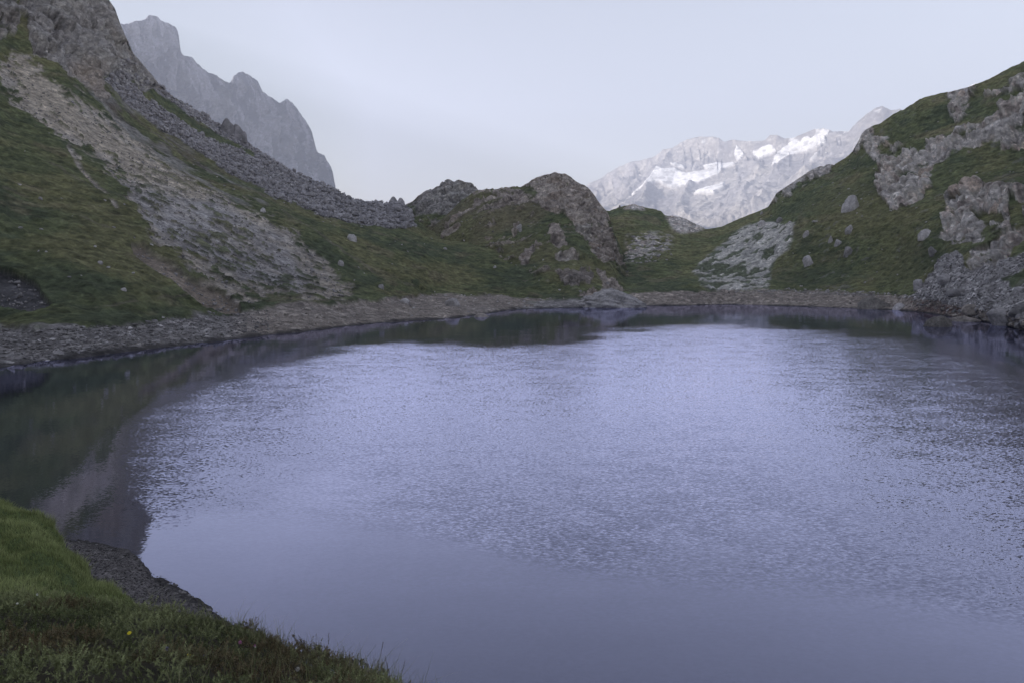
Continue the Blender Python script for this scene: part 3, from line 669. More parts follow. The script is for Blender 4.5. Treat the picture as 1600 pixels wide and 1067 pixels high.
ME = [(-150, 745, 2.4), (0, 796, 2.3), (30, 800, 2.25), (55, 810, 2.2), (80, 828, 2.1), (101, 850, 1.9), (108, 868, 1.65), (130, 890, 1.5), (150, 912, 1.4), (172, 928, 1.3), (195, 948, 1.15), (206, 968, 1.0), (300, 1010, .9), (400, 1060, .8), (500, 1120, .7), (700, 1250, .6), (1200, 1500, .5), (1600, 1680, .5)]
n5 = rim([pz(x, y, z) for x, y, z in ME], [(60, 20), (45, 10), (33, 3), (29, 2.5), (28, 2.4)], [(11, 1), (12, 1), (16, 2), (35, 8), (60, 20)])
n6 = [(th, (max(.35, (CAM_Z + t * r) * .42 if r < 40 else (CAM_Z + t * r)) - CAM_Z) / (r + .45), r + .45) for th, t, r in n5]
BW = [(-150, 778), (0, 815), (60, 828), (106, 841), (155, 848), (201, 861), (219, 874), (239, 891), (259, 903), (276, 914), (316, 938), (351, 964), (394, 984), (414, 999), (470, 1040), (560, 1110), (700, 1230), (1000, 1450), (1600, 1750)]
n7 = rim([pz(x, y, 0) for x, y in BW], [(110, 60), (60, 10), (36, 0), (33, 0), (31, 0)], [(13, 0), (15, 0), (20, 0), (45, 8), (110, 60)])
n8 = [(th, -(CAM_Z + 3) / (r + 9) if r < 58 else t, r + 9 if r < 58 else r * 1.6) for th, t, r in n7]
P, s, th = layer([n0, n1, n2, n3, n4, n5, n6, n7, n8], np.linspace(-140, 1690, 370), [6, 60, 8, 8, 50, 4, 70, 6],
                 extra_th_l=np.linspace(-179.9, -38, 45), extra_th_r=np.linspace(38, 179.9, 45), smooth=[9, 9, 7, 7, 9, 0, 0, 3, 3])
px, py = to_px(P); S = s[:, None] * np.ones(P.shape[1])[None]
n = normals(P)
beach = sstep(5.0, 5.6, S + .25 * fbm(P, .8, 3, off=2))
d = (.10 * fbm(P, 1.6, 3, off=5) * sstep(0, 1, S) + .34 * billow(P, 1.3, 3, .5, off=15) * sstep(3.2, 4.2, S)) * (1 - beach) + beach * (.035 * billow(P, .6, 4, .6, off=12) + .02 * billow(P, .16, 2, .6, off=31))
P = P + n * (d * (1 - sstep(7.0, 7.3, S)))[..., None]
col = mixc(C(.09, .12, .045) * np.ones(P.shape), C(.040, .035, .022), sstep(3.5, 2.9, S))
bc = C(.115, .105, .104) * (1 + .35 * fbm(P, .4, 4, .7, off=19))[..., None]
bc = mixc(bc, C(.030, .028, .028), sstep(.10, .02, P[..., 2]) * .8)
col = mixc(col, bc, beach)
MAT_BANK = terrain_mat('bank_ground', .05, .6, 1.4, .35)
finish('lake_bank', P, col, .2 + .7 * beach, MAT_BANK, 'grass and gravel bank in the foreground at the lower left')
BANK = dict(P=P, px=px, py=py, S=S, n=n, beach=beach)
print('bank', time.time() - T0)

# ================================================================== WATER
wm, wt, wb = new_mat('lake_water')
wt.nodes.remove(wb)
wdif = N(wt, 'ShaderNodeBsdfDiffuse'); wdif.inputs[0].default_value = (.010, .014, .013, 1)
wb = N(wt, 'ShaderNodeBsdfGlossy'); wb.inputs['Roughness'].default_value = .03; wb.inputs['Color'].default_value = (.735, .752, 1.0, 1)
wfr = N(wt, 'ShaderNodeFresnel'); wfr.inputs['IOR'].default_value = 1.6
wfm = N(wt, 'ShaderNodeMath', operation='MULTIPLY', use_clamp=True); wfm.inputs[1].default_value = 2.2
wt.links.new(wfr.outputs[0], wfm.inputs[0])
wmx = N(wt, 'ShaderNodeMixShader'); wt.links.new(wfm.outputs[0], wmx.inputs[0]); wt.links.new(wdif.outputs[0], wmx.inputs[1]); wt.links.new(wb.outputs[0], wmx.inputs[2])
wt.links.new(wmx.outputs[0], wt.nodes['Material Output'].inputs['Surface'])
wa = N(wt, 'ShaderNodeAttribute', attribute_name='ripple')
wc = N(wt, 'ShaderNodeTexCoord')
mp = N(wt, 'ShaderNodeMapping'); mp.inputs['Scale'].default_value = (1.0, 1.6, 1.0); mp.inputs['Rotation'].default_value = (0, 0, R(-8))
wt.links.new(wc.outputs['Object'], mp.inputs['Vector'])
sepw = N(wt, 'ShaderNodeSeparateColor'); wt.links.new(wa.outputs['Color'], sepw.inputs[0])
def slope(scale, detail, amp_socket, lean_=0.0):
    n_ = N(wt, 'ShaderNodeTexNoise', i_Scale=scale, i_Detail=detail, i_Roughness=.6); wt.links.new(mp.outputs[0], n_.inputs['Vector'])
    v_ = N(wt, 'ShaderNodeVectorMath', operation='SUBTRACT'); v_.inputs[1].default_value = (.5, .5 + lean_, .5); wt.links.new(n_.outputs['Color'], v_.inputs[0])
    k_ = N(wt, 'ShaderNodeVectorMath', operation='MULTIPLY'); k_.inputs[1].default_value = (.55, 1.0, 0.0); wt.links.new(v_.outputs[0], k_.inputs[0])
    o_ = N(wt, 'ShaderNodeVectorMath', operation='SCALE'); wt.links.new(k_.outputs[0], o_.inputs[0]); wt.links.new(amp_socket, o_.inputs['Scale'])
    return o_.outputs[0]
sA = slope(6.0, 3.0, sepw.outputs[0], .075); sB = slope(.35, 2.0, sepw.outputs[1])
sm = N(wt, 'ShaderNodeVectorMath', operation='ADD'); wt.links.new(sA, sm.inputs[0]); wt.links.new(sB, sm.inputs[1])
up_ = N(wt, 'ShaderNodeVectorMath', operation='ADD'); up_.inputs[1].default_value = (0, 0, 1); wt.links.new(sm.outputs[0], up_.inputs[0])
nz_ = N(wt, 'ShaderNodeVectorMath', operation='NORMALIZE'); wt.links.new(up_.outputs[0], nz_.inputs[0])
wt.links.new(nz_.outputs[0], wb.inputs['Normal']); wt.links.new(nz_.outputs[0], wfr.inputs['Normal'])
thw = np.radians(np.concatenate([np.linspace(-150, -36, 60), np.linspace(-35.6, 35.6, 260), np.linspace(36, 150, 60)]))
rw = np.exp(np.linspace(math.log(6), math.log(330), 170))
Pw = np.stack([rw[:, None] * np.sin(thw), rw[:, None] * np.cos(thw), np.zeros((170, len(thw)))], -1)
px, py = to_px(Pw)
ok = Pw[..., 1] > 3
px = np.where(ok, px, np.sign(Pw[..., 0]) * 3000); py = np.where(ok, py, 2000)
wv = fbm(Pw, 30, 4, .6, off=3); wv2 = fbm(Pw, 8, 4, .6, off=33)
rip = poly_mask(px + 14 * wv, py + 14 * wv + 6 * wv2, [(186, 700), (200, 652), (232, 628), (300, 603), (400, 576), (500, 555), (620, 541), (760, 540), (900, 534), (980, 521), (1100, 513), (1250, 515), (1400, 527), (1500, 545), (1600, 586), (2400, 900), (2400, 1130), (1600, 985), (1500, 972), (1300, 945), (1100, 925), (900, 905), (700, 855), (500, 825), (330, 815), (240, 810), (200, 790)], 16)
low_ = sstep(-1, 1, (fbm(Pw, 16, 4, .7, off=61)))
rip = np.minimum(rip, 1) * (.95 + .05 * low_) * (.85 + .35 * sstep(60, 160, np.hypot(Pw[..., 0], Pw[..., 1])))
fade = sstep(0, 130, (np.interp(px, [200, 330, 500, 700, 900, 1100, 1300, 1500, 1600], [800, 820, 828, 858, 908, 928, 948, 975, 988]) - py) + 60 * wv2 + 30 * wv)
rip = rip * (.12 + .88 * fade)
soft = poly_mask(px + 20 * wv, py + 20 * wv, [(170, 700), (260, 620), (500, 540), (900, 520), (1100, 505), (1600, 570), (2400, 900), (2400, 1200), (1600, 1040), (1100, 985), (900, 960), (600, 900), (400, 870), (200, 870)], 40)
amp = .60 * rip + .02 * soft + .045
A = np.stack([amp, .10 * rip + .015 * soft + .012, rip], -1)
me = mesh_np('lake_water', Pw.reshape(-1, 3), grid_faces(170, len(thw)))
set_col(me, 'ripple', A.reshape(-1, 3))
tag(link('lake_water', me, wm), 'calm blue alpine lake with a wind-rippled middle', None, None, 'structure')
print('water', time.time() - T0)

# ================================================================== HAZE
hm = bpy.data.materials.new('haze_air'); hm.use_nodes = True
ht = hm.node_tree; ht.nodes.remove(ht.nodes['Principled BSDF'])
pv = N(ht, 'ShaderNodeVolumePrincipled', i_Density=1.25e-4, i_Anisotropy=0.0)
pv.inputs['Color'].default_value = (.68, .76, 1.0, 1)
ht.links.new(pv.outputs[0], ht.nodes['Material Output'].inputs['Volume'])
x0, x1, y0, y1, z0, z1 = -2000, 7600, -1000, 11500, -8, 2400
hv = np.array([[x, y, z] for z in (z0, z1) for y in (y0, y1) for x in (x0, x1)], float)
hf = np.array([[0, 2, 3, 1], [4, 5, 7, 6], [0, 1, 5, 4], [2, 6, 7, 3], [0, 4, 6, 2], [1, 3, 7, 5]])
tag(link('haze', mesh_np('haze', hv, hf, False), hm), 'thin pale mountain haze', None, None, 'stuff')
#---OBJECTS---
# ================================================================== STONES
import bmesh
def hull_mesh(name, n, seed, sx=1, sy=1, sz=.7, m=None):
    r = random.Random(seed); bm = bmesh.new()
    for _ in range(n):
        v = Vector((r.gauss(0, 1), r.gauss(0, 1), r.gauss(0, 1))).normalized()
        v = Vector([math.copysign(abs(c) ** .6, c) for c in v]); v.normalize(); v *= r.uniform(.82, 1.1)
        bm.verts.new((v.x * sx * .5, v.y * sy * .5, v.z * sz * .5 + sz * .3))
    g = bmesh.ops.convex_hull(bm, input=bm.verts)
    junk = [e for e in g['geom_interior'] + g['geom_unused'] if isinstance(e, bmesh.types.BMVert)]
    if junk: bmesh.ops.delete(bm, geom=list(set(junk)), context='VERTS')
    bmesh.ops.recalc_face_normals(bm, faces=bm.faces)
    me = bpy.data.meshes.new(name); bm.to_mesh(me); bm.free()
    if m: me.materials.append(m)
    return me
def ico(sub):
    bm = bmesh.new(); bmesh.ops.create_icosphere(bm, subdivisions=sub, radius=1.0)
    V = np.array([v.co[:] for v in bm.verts]); Fc = np.array([[v.index for v in f.verts] for f in bm.faces]); bm.free()
    return V, Fc
ICO5 = ico(5); ICO4 = ico(4); ICO3 = ico(3)
def boulder_mesh(name, seed, w, d, h, m, strat=0.0, sub=4, cuts=16, rough=.09, wear=.10):
    """angular boulder w x d x h, base at z=0 and a little sunk; facets from random cutting planes, softened"""
    V, Fc = {5: ICO5, 4: ICO4, 3: ICO3}[sub]; r = np.random.default_rng(seed)
    N_ = r.normal(size=(cuts, 3)); N_ /= np.linalg.norm(N_, axis=1, keepdims=True)
    D_ = r.uniform(.62, .95, cuts)
    c = V @ N_.T
    k = np.where(c > .05, D_[None] / np.maximum(c, .05), 9.0)
    k2 = np.sort(k, axis=1); rad = np.minimum(k2[:, 0] * (1 - wear * np.exp(-(k2[:, 1] - k2[:, 0]) / .05) * .5), 1.05)
    Q = V * rad[:, None]
    sc_ = 1.0
    Q = Q + V * (rough * billow(Q + seed, .5, 5, .62, off=seed % 13) )[:, None]
    if strat: Q = Q + V * (strat * billow(stretch(Q, (.8, .2, -.35), 5.0) + seed, .16, 3, .6))[:, None]
    Q[:, 2] = np.where(Q[:, 2] < -.45, -.45, Q[:, 2])
    lo = Q.min(0); hi = Q.max(0)
    Q = (Q - (lo + hi) / 2) / (hi - lo) * np.array([w, d, h * 1.25]); Q[:, 2] += h * .375
    me = mesh_np(name, Q, Fc, False); me.materials.append(m); return me

def stone_mat(name, base, light, dark, scale, bump=.6, var=.45, warm=None):
    m, t, b = new_mat(name)
    tc = N(t, 'ShaderNodeTexCoord'); oi = N(t, 'ShaderNodeObjectInfo')
    n1 = N(t, 'ShaderNodeTexNoise', i_Scale=scale, i_Detail=8.0, i_Roughness=.7)
    n2 = N(t, 'ShaderNodeTexNoise', i_Scale=scale * .22, i_Detail=4.0)
    geo = N(t, 'ShaderNodeNewGeometry')
    for n_ in (n1, n2): t.links.new(geo.outputs['Position'], n_.inputs['Vector'])
    c = ramp(t, n1.outputs[0], [(.3, dark + (1,)), (.5, base + (1,)), (.72, light + (1,))])
    c = mixmul(t, c, ramp(t, n2.outputs[0], [(.35, .75), (.65, 1.2)]))
    c = mixmul(t, c, ramp(t, oi.outputs['Random'], [(0, 1 - var), (.7, 1.0), (1, 1 + var)]))
    t.links.new(c, b.inputs['Base Color']); b.inputs['Roughness'].default_value = .9
    bp = N(t, 'ShaderNodeBump', i_Strength=bump, i_Distance=.5 / scale)
    t.links.new(n1.outputs[0], bp.inputs['Height']); t.links.new(bp.outputs[0], b.inputs['Normal'])
    return m
M_GREY = stone_mat('grey_rock', (.36, .34, .338), (.50, .47, .46), (.19, .178, .175), 2.2)
M_PALE = stone_mat('pale_rock', (.44, .41, .405), (.58, .55, .54), (.25, .235, .235), 2.0, var=.2)
M_WARM = stone_mat('brown_grey_rock', (.32, .285, .255), (.45, .40, .36), (.16, .14, .125), 2.2, var=.3)
M_WET = stone_mat('damp_rock', (.17, .155, .14), (.27, .25, .225), (.08, .073, .065), 2.2, var=.15)
M_RED = stone_mat('reddish_rock', (.24, .165, .14), (.33, .26, .23), (.13, .09, .08), 3.0, var=.3)
M_TALUS = stone_mat('talus_rock', (.29, .275, .285), (.41, .39, .40), (.15, .142, .15), 2.0, var=.4)
M_SHALE2 = stone_mat('grey_shale', (.15, .14, .135), (.26, .245, .235), (.07, .065, .065), 22.0, var=.6)
M_SHALE = stone_mat('dark_shale', (.13, .12, .12), (.22, .205, .20), (.06, .056, .056), 30.0, var=.6)

# --- which ground lies under a pixel
GP = np.concatenate([d_['P'][:: 1].reshape(-1, 3) for d_ in (LEFT, RIGHT, KN)])
gpx, gpy = to_px(GP); gr = np.hypot(GP[:, 0], GP[:, 1])
gok = (GP[:, 1] > 20) & (gpx > -60) & (gpx < 1660) & (gpy > -60) & (gpy < 620)
GP, gpx, gpy, gr = GP[gok], gpx[gok], gpy[gok], gr[gok]
# visibility buffer: nearest surface per 2 px cell
cellx = ((gpx + 60) // 2).astype(int); celly = ((gpy + 60) // 2).astype(int)
ZB = np.full((400, 900), 1e9); np.minimum.at(ZB, (celly, cellx), gr)
def visible(P_, slack=6.0):
    x_, y_ = to_px(P_); r_ = np.hypot(P_[:, 0], P_[:, 1])
    cy = np.clip(((y_ + 60) // 2).astype(int), 1, 398); cx = np.clip(((x_ + 60) // 2).astype(int), 1, 898)
    z = np.minimum.reduce([ZB[cy, cx], ZB[cy + 1, cx], ZB[cy - 1, cx], ZB[cy, cx + 1]])
    return r_ < z + slack
def ground_at(x, y):
    m = (np.abs(gpx - x) < 4) & (np.abs(gpy - y) < 4)
    if not m.any(): m = (np.abs(gpx - x) < 12) & (np.abs(gpy - y) < 12)
    i = np.where(m)[0]; i = i[gr[i] < gr[i].min() + 12]
    j = i[np.argmin((gpx[i] - x) ** 2 + (gpy[i] - y) ** 2)]
    return GP[j], gr[j]
def named_boulder(name, x, ybase, wpx, hpx, label, cat, m, seed, depth=.8, strat=0.0, on_water=False, rot=None, group=None, sub=4, cuts=12, rough=.09):
    if on_water:
        p = np.array(pz(x, ybase, 0.0)); r = p[2]; G = np.array([r * math.sin(p[0]), r * math.cos(p[0]), -.15])
    else:
        G, r = ground_at(x, ybase)
    k = r / F * 1.0
    w, h = wpx * k * .9, hpx * k * .92
    me = boulder_mesh(name, seed, w, w * depth, h, m, strat, sub, cuts, rough)
    o = link(name, me); o.location = (G[0], G[1] + w * depth * .3, G[2] - .12 * h)
    o.rotation_euler = (0, 0, -math.atan2(G[0], G[1]) + (rot or 0))
    tag(o, label, cat, group); return o
NB = [
 ('boulder', 633, 475, 18, 11, 'small pale rounded boulder at the foot of the grass on the far left beach', M_PALE, 11, .8, 0),
 ('boulder', 708, 480, 29, 17, 'large pale streaked boulder on the gravel beach left of the slab by the water', M_PALE, 12, .8, .05),
 ('boulder', 1369, 486, 54, 23, 'long humpbacked grey boulder lying at the water below the green hillside', M_WET, 14, .6, .05),
 ('boulder', 1408, 482, 20, 9, 'light boulder just right of the long humpbacked one on the beach', M_PALE, 15, .8, 0),
 ('boulder', 1524, 488, 32, 13, 'arched grey boulder above the flat slab on the right shore', M_WARM, 18, .7, .04),
 ('boulder', 1574, 502, 46, 20, 'broad rounded grey boulder at the right shore near the picture edge', M_GREY, 19, .7, .03),
 ('boulder', 1596, 490, 26, 15, 'dark boulder at the right picture edge above the broad rounded one', M_GREY, 20, .8, 0),
 ('boulder', 1332, 328, 28, 26, 'biggest lone grey boulder standing on the green slope left of the upper crag', M_GREY, 21, .8, .05),
 ('boulder', 1329, 363, 15, 13, 'grey boulder on the slope below the biggest lone boulder', M_GREY, 22, .8, 0),
 ('boulder', 1260, 370, 11, 11, 'pale upright boulder beside the top corner of the pale karst slab', M_PALE, 23, .8, 0),
 ('boulder', 1299, 379, 9, 12, 'white narrow boulder, left one of the white pair on the slope', M_PALE, 24, .8, 0),
 ('boulder', 1311, 383, 13, 10, 'white squat boulder, right one of the white pair on the slope', M_PALE, 25, .8, 0),
 ('boulder', 1264, 415, 18, 18, 'round grey boulder in dark green heath right of the karst slab', M_GREY, 26, .8, .04),
 ('boulder', 1328, 398, 17, 14, 'rough grey boulder below the white pair on the slope', M_GREY, 27, .8, .03),
 ('boulder', 1447, 371, 20, 15, 'pale broken boulder on the grass just left of the lower crag', M_PALE, 28, .8, .03),
 ('boulder', 1459, 398, 14, 13, 'grey boulder in the dark heath below the lower crag', M_GREY, 29, .8, 0),
 ('boulder', 1437, 451, 15, 15, 'upright grey boulder at the left tip of the right scree', M_GREY, 30, .8, 0),
 ('boulder', 1480, 440, 24, 14, 'large grey block lying in the upper part of the right scree', M_GREY, 31, .8, .03),
 ('boulder', 1500, 460, 34, 9, 'low flat grey block in the middle of the right scree', M_GREY, 32, .8, .03),
 ('boulder', 532, 415, 11, 10, 'small bluish boulder alone on the left green slope', M_PALE, 33, .8, 0),
 ('boulder', 549, 377, 16, 13, 'dark pointed boulder on the grassy spur below the talus', M_GREY, 34, .8, 0),
 ('boulder', 409, 332, 11, 8, 'small pale boulder at the upper edge of the left scree', M_PALE, 35, .8, 0),
 ('boulder', 594, 451, 11, 8, 'small flat-topped boulder low on the left green slope above the beach', M_GREY, 36, .8, 0),
 ('boulder', 1191, 352, 13, 9, 'grey boulder on the crest of the pale karst slab', M_GREY, 37, .8, 0),
 ('boulder', 1219, 347, 12, 9, 'darker blocky boulder right of the crest of the karst slab', M_GREY, 38, .8, 0),
 ('boulder', 1234, 350, 9, 5, 'small low white boulder at the top right corner of the karst slab', M_PALE, 39, .8, 0),
 ('boulder', 1275, 347, 11, 3, 'thin white flat stone on the green slope above the karst slab', M_PALE, 40, .8, 0),
 ('boulder', 695, 390, 8, 4, 'small pale stone alone in the green hollow left of the knoll', M_PALE, 41, .8, 0),
 ('boulder', 773, 419, 6, 5, 'small pale stone on the grass at the left foot of the knoll', M_PALE, 42, .8, 0),
 ('boulder', 155, 412, 9, 5, 'small pale stone low on the left grass slope beside the landslip', M_PALE, 43, .8, 0),
 ('boulder', 192, 455, 9, 5, 'small pale stone on the left grass just above the stony shore', M_PALE, 44, .8, 0),
 ('boulder', 62, 312, 7, 4, 'small pale stone high on the left grass spur', M_PALE, 45, .8, 0),
 ('boulder', 968, 326, 4, 6, 'tiny upright rock standing on the saddle skyline', M_GREY, 46, .8, 0),
 ('boulder', 1190, 334, 5, 6, 'tiny dark rock standing on the skyline of the green hillside', M_GREY, 47, .8, 0),
 ('boulder', 1232, 300, 9, 6, 'dark rock knob breaking the skyline of the green hillside', M_GREY, 48, .8, 0),
 ('boulder', 810, 362, 11, 15, 'upright pale slab on the left flank of the central knoll', M_PALE, 49, .5, 0),
]
for nm, x, yb, w, h, lab, m, sd_, dep, st in NB:
    named_boulder(nm, x, yb, w, h, lab, 'boulder', m, sd_, dep, st, sub=4 if w > 16 else 3)
named_boulder('boulder', 1471, 511, 42, 20, 'dark peaked boulder standing in the water off the right shore', 'boulder', M_WET, 16, .7, .06, True, sub=5, cuts=12)
named_boulder('rock_slab', 1508, 503, 50, 11, 'flat pale slab at the water right of the dark peaked boulder', 'rock slab', M_WARM, 17, .5, .0, True, cuts=26, rough=.02)
named_boulder('rock_slab', 752, 496, 26, 9, 'squared flat slab at the water on the far left beach', 'rock slab', M_WARM, 13, .6, 0, True, cuts=8, rough=.02)
# foliated whaleback outcrop at the middle of the far shore
V, Fc = ICO5
Q = V.copy(); Q[:, 2] = np.maximum(Q[:, 2], -.4)
bz = .26 * billow(stretch(Q, (.86, 0, -.35), 4.5) * np.array([1, 1, 1.8]), .26, 5, .68, off=7) + .05 * fbm(Q, .8, 3)
Q = Q * (1 + bz)[:, None]
Q[:, 2] *= np.clip(1.05 - .25 * np.abs(Q[:, 0] + .1) - .22 * sstep(.2, 1.0, Q[:, 0]), .3, 2)
pz_ = pz(958, 481, 0.0); rr = pz_[2]
Q = Q * np.array([57 * rr / F, 9.0, 25 * rr / F])
o = link('rock_outcrop', mesh_np('rock_outcrop', Q, Fc), M_GREY)
o.location = (rr * math.sin(pz_[0]), rr * math.cos(pz_[0]) + 5, 0); o.rotation_euler = (0, 0, -pz_[0])
tag(o, 'striped grey whaleback outcrop at the water below the central knoll', 'rock outcrop')
# pinnacles on the left skyline
def pinnacle(label, x, yb, wpx, hpx, spikes, seed, m=M_TALUS, r=None):
    r_ = r or 430.0; k = r_ / F; G = at(x, yb, r_)
    root = bpy.data.objects.new('rock_pinnacle', None); COL.objects.link(root)
    root.location = G; root.rotation_euler = (0, 0, -math.atan2(G[0], G[1])); tag(root, label, 'rock pinnacle')
    for j, (dx, w, h, lean) in enumerate(spikes):
        V, Fc = ICO4
        me = boulder_mesh('spire', seed + j, w * k, w * k * .9, h * k, m, 0.0, 4, 14, .10)
        co = np.empty(len(me.vertices) * 3, np.float32); me.vertices.foreach_get('co', co); co = co.reshape(-1, 3)
        tt = np.clip(co[:, 2] / (h * k), -.3, 1.1); tp = 1 - .22 * np.clip(tt, 0, 1) ** 1.5
        co[:, 0] *= tp; co[:, 1] *= tp; co[:, 0] += lean * k * tt
        me.vertices.foreach_set('co', co.ravel()); me.update()
        s_ = link('spire', me, None, root); s_.location = (dx * k, 0, -.12 * h * k)
    return root
pinnacle('dark jagged pinnacle with two points on the left mountain skyline', 363, 218, 34, 32, [(-6, 26, 33, 2), (5, 24, 25, 1), (12, 18, 14, 0), (-12, 16, 16, 2)], 101)
pinnacle('forked boulder with two horns on the skyline of the talus ridge', 619, 321, 20, 18, [(-5, 17, 15, 0), (6, 13, 13, 2), (0, 22, 6, 0)], 111, r=425)
pinnacle('pointed rock on the talus ridge left of the forked boulder', 587, 323, 14, 14, [(0, 16, 10, 0), (-9, 13, 6, 0)], 121, r=425)
pinnacle('small pointed rock between the forked boulder and its pointed neighbour', 597, 323, 8, 10, [(0, 12, 7, 0)], 131, r=425)
pinnacle('low notched rock at the left start of the talus ridge crest', 566, 324, 12, 8, [(0, 13, 5, 0), (10, 11, 5, 0)], 141, r=425)

VARI = {}
def variants(name, m, n=6, flat=.7, pts=16):
    key = (name, m.name)
    if key not in VARI: VARI[key] = [hull_mesh(name, pts, 900 + i * 7 + len(VARI) * 31, 1, random.uniform(.6, .95), random.uniform(flat * .8, flat * 1.2), m) for i in range(n)]
    return VARI[key]
def scatter_things(name, cat, label, group, m, P_, sizes, flat=.7, tilt=.35):
    vs = variants(name, m, 7, flat)
    for p, s_ in zip(P_, sizes):
        o = bpy.data.objects.new(name, random.choice(vs)); COL.objects.link(o)
        o.location = p + np.array([0, 0, -.08 * s_]); a = random.uniform(.75, 1.25)
        o.scale = (s_ * a, s_ / a, s_ * random.uniform(.8, 1.2))
        o.rotation_euler = (random.gauss(0, tilt), random.gauss(0, tilt), random.uniform(0, 6.28))
        tag(o, label, cat, group)
def scatter_stuff(name, label, m, P_, sizes, flat=.7, tilt=.4, seed=3, pts=11):
    """many small stones joined into one mesh"""
    tm = [hull_mesh('tmp', pts, seed + i, 1, .8, flat) for i in range(6)]
    Vs, Fs, offv = [], [], 0; g = np.random.default_rng(seed); which = g.integers(0, 6, len(P_))
    for k, me in enumerate(tm):
        V = np.array([v.co[:] for v in me.vertices]); Fc = np.array([list(p.vertices) for p in me.polygons])
        I = np.where(which == k)[0]; n_ = len(I)
        if not n_: continue
        a, b_, c = g.uniform(0, 6.28, n_), g.normal(0, tilt, n_), g.normal(0, tilt, n_)
        W = np.repeat((V * 1.0)[None], n_, 0) * (np.asarray(sizes)[I][:, None, None]) * g.uniform(.75, 1.25, (n_, 1, 3))
        y, z = W[..., 1] * np.cos(b_)[:, None] - W[..., 2] * np.sin(b_)[:, None], W[..., 1] * np.sin(b_)[:, None] + W[..., 2] * np.cos(b_)[:, None]
        W[..., 1], W[..., 2] = y, z
        x, z = W[..., 0] * np.cos(c)[:, None] - W[..., 2] * np.sin(c)[:, None], W[..., 0] * np.sin(c)[:, None] + W[..., 2] * np.cos(c)[:, None]
        W[..., 0], W[..., 2] = x, z
        x, y = W[..., 0] * np.cos(a)[:, None] - W[..., 1] * np.sin(a)[:, None], W[..., 0] * np.sin(a)[:, None] + W[..., 1] * np.cos(a)[:, None]
        W[..., 0], W[..., 1] = x, y
        W += P_[I][:, None, :]
        Vs.append(W.reshape(-1, 3)); Fs.append((Fc[None] + (np.arange(n_) * len(V))[:, None, None]).reshape(-1, 3) + offv); offv += n_ * len(V)
        bpy.data.meshes.remove(me)
    me = mesh_np(name, np.concatenate(Vs), np.concatenate(Fs), False)
    tag(link(name, me, m), label, None, None, 'stuff')
def pick(d_, mask, n, seed=0, weight_px=True):
    """n random visible ground points of a layer where mask holds, evenly spread over the picture"""
    g = np.random.default_rng(seed)
    I = np.argwhere(mask); w = None
    Pn = d_['P'][I[:, 0], I[:, 1]]
    v = visible(Pn, 10); I = I[v]; Pn = Pn[v]
    k = g.choice(len(I), min(n, len(I)), replace=False)
    return Pn[k]
def inpx(d_, x0, x1, y0, y1): return (d_['px'] > x0) & (d_['px'] < x1) & (d_['py'] > y0) & (d_['py'] < y1)
S_ = LEFT['S']
# talus under the left skyline
A = pick(LEFT, (LEFT['talus'] > .6) & inpx(LEFT, 480, 645, 270, 360), 150, 1)
scatter_things('talus_block', 'rock', 'big angular grey block in the talus at the low end of the left ridge', 'blocks at the low end of the talus', M_TALUS, A, rng.uniform(2.2, 4.8, len(A)), .75, .5)
A = pick(LEFT, (LEFT['talus'] > .6) & inpx(LEFT, 190, 500, 90, 330), 150, 2)
scatter_things('talus_block', 'rock', 'grey block in the long talus slope under the left skyline', 'blocks in the long talus slope', M_TALUS, A, rng.uniform(1.4, 3.2, len(A)), .75, .5)
A = pick(LEFT, (LEFT['talus'] > .5) & inpx(LEFT, 170, 650, 80, 360), 7000, 3)
scatter_stuff('talus_stones', 'countless grey stones of the talus slope', M_TALUS, A, rng.gamma(2.2, .45, len(A)) + .35, .75, .5, 5)
A = pick(LEFT, (LEFT['scree'] > .5) & inpx(LEFT, 0, 560, 90, 480), 2600, 4)
scatter_stuff('scree_stones', 'countless small stones on the left scree', M_GREY, A, rng.gamma(2., .16, len(A)) + .15, .6, .4, 15)
# left stony shore
sh = (S_ > 1.08) & (S_ < 2.0)
A = pick(LEFT, sh & inpx(LEFT, 0, 350, 480, 580), 170, 6)
scatter_things('shore_stone', 'stone', 'flat grey stone on the stony left shore', 'flat stones on the left shore', M_GREY, A, rng.uniform(.45, 1.7, len(A)), .35, .25)
A = pick(LEFT, sh & inpx(LEFT, 0, 420, 480, 580), 2600, 7)
scatter_stuff('shore_rubble', 'small rubble of the stony left shore', M_GREY, A, rng.gamma(2., .12, len(A)) + .12, .45, .3, 25)
A = pick(LEFT, sh & inpx(LEFT, 420, 880, 455, 530), 1300, 8)
scatter_stuff('beach_gravel', 'small stones of the far brown beach', M_WARM, A, rng.gamma(1.6, .16, len(A)) + .12, .5, .3, 35)
A = pick(LEFT, sh & inpx(LEFT, 640, 860, 455, 500), 60, 9)
scatter_things('beach_stone', 'stone', 'small grey stone on the far gravel beach left of the knoll', 'stones on the far beach', M_PALE, A, rng.uniform(.5, 1.3, len(A)), .5, .3)
A = pick(LEFT, (S_ > 2.1) & inpx(LEFT, 0, 700, 200, 470) & (LEFT['talus'] < .1), 70, 10)
scatter_things('slope_stone', 'stone', 'small pale stone in the grass of the left mountainside', 'pale stones on the left grass', M_PALE, A, rng.uniform(.4, 1.2, len(A)), .5, .3)
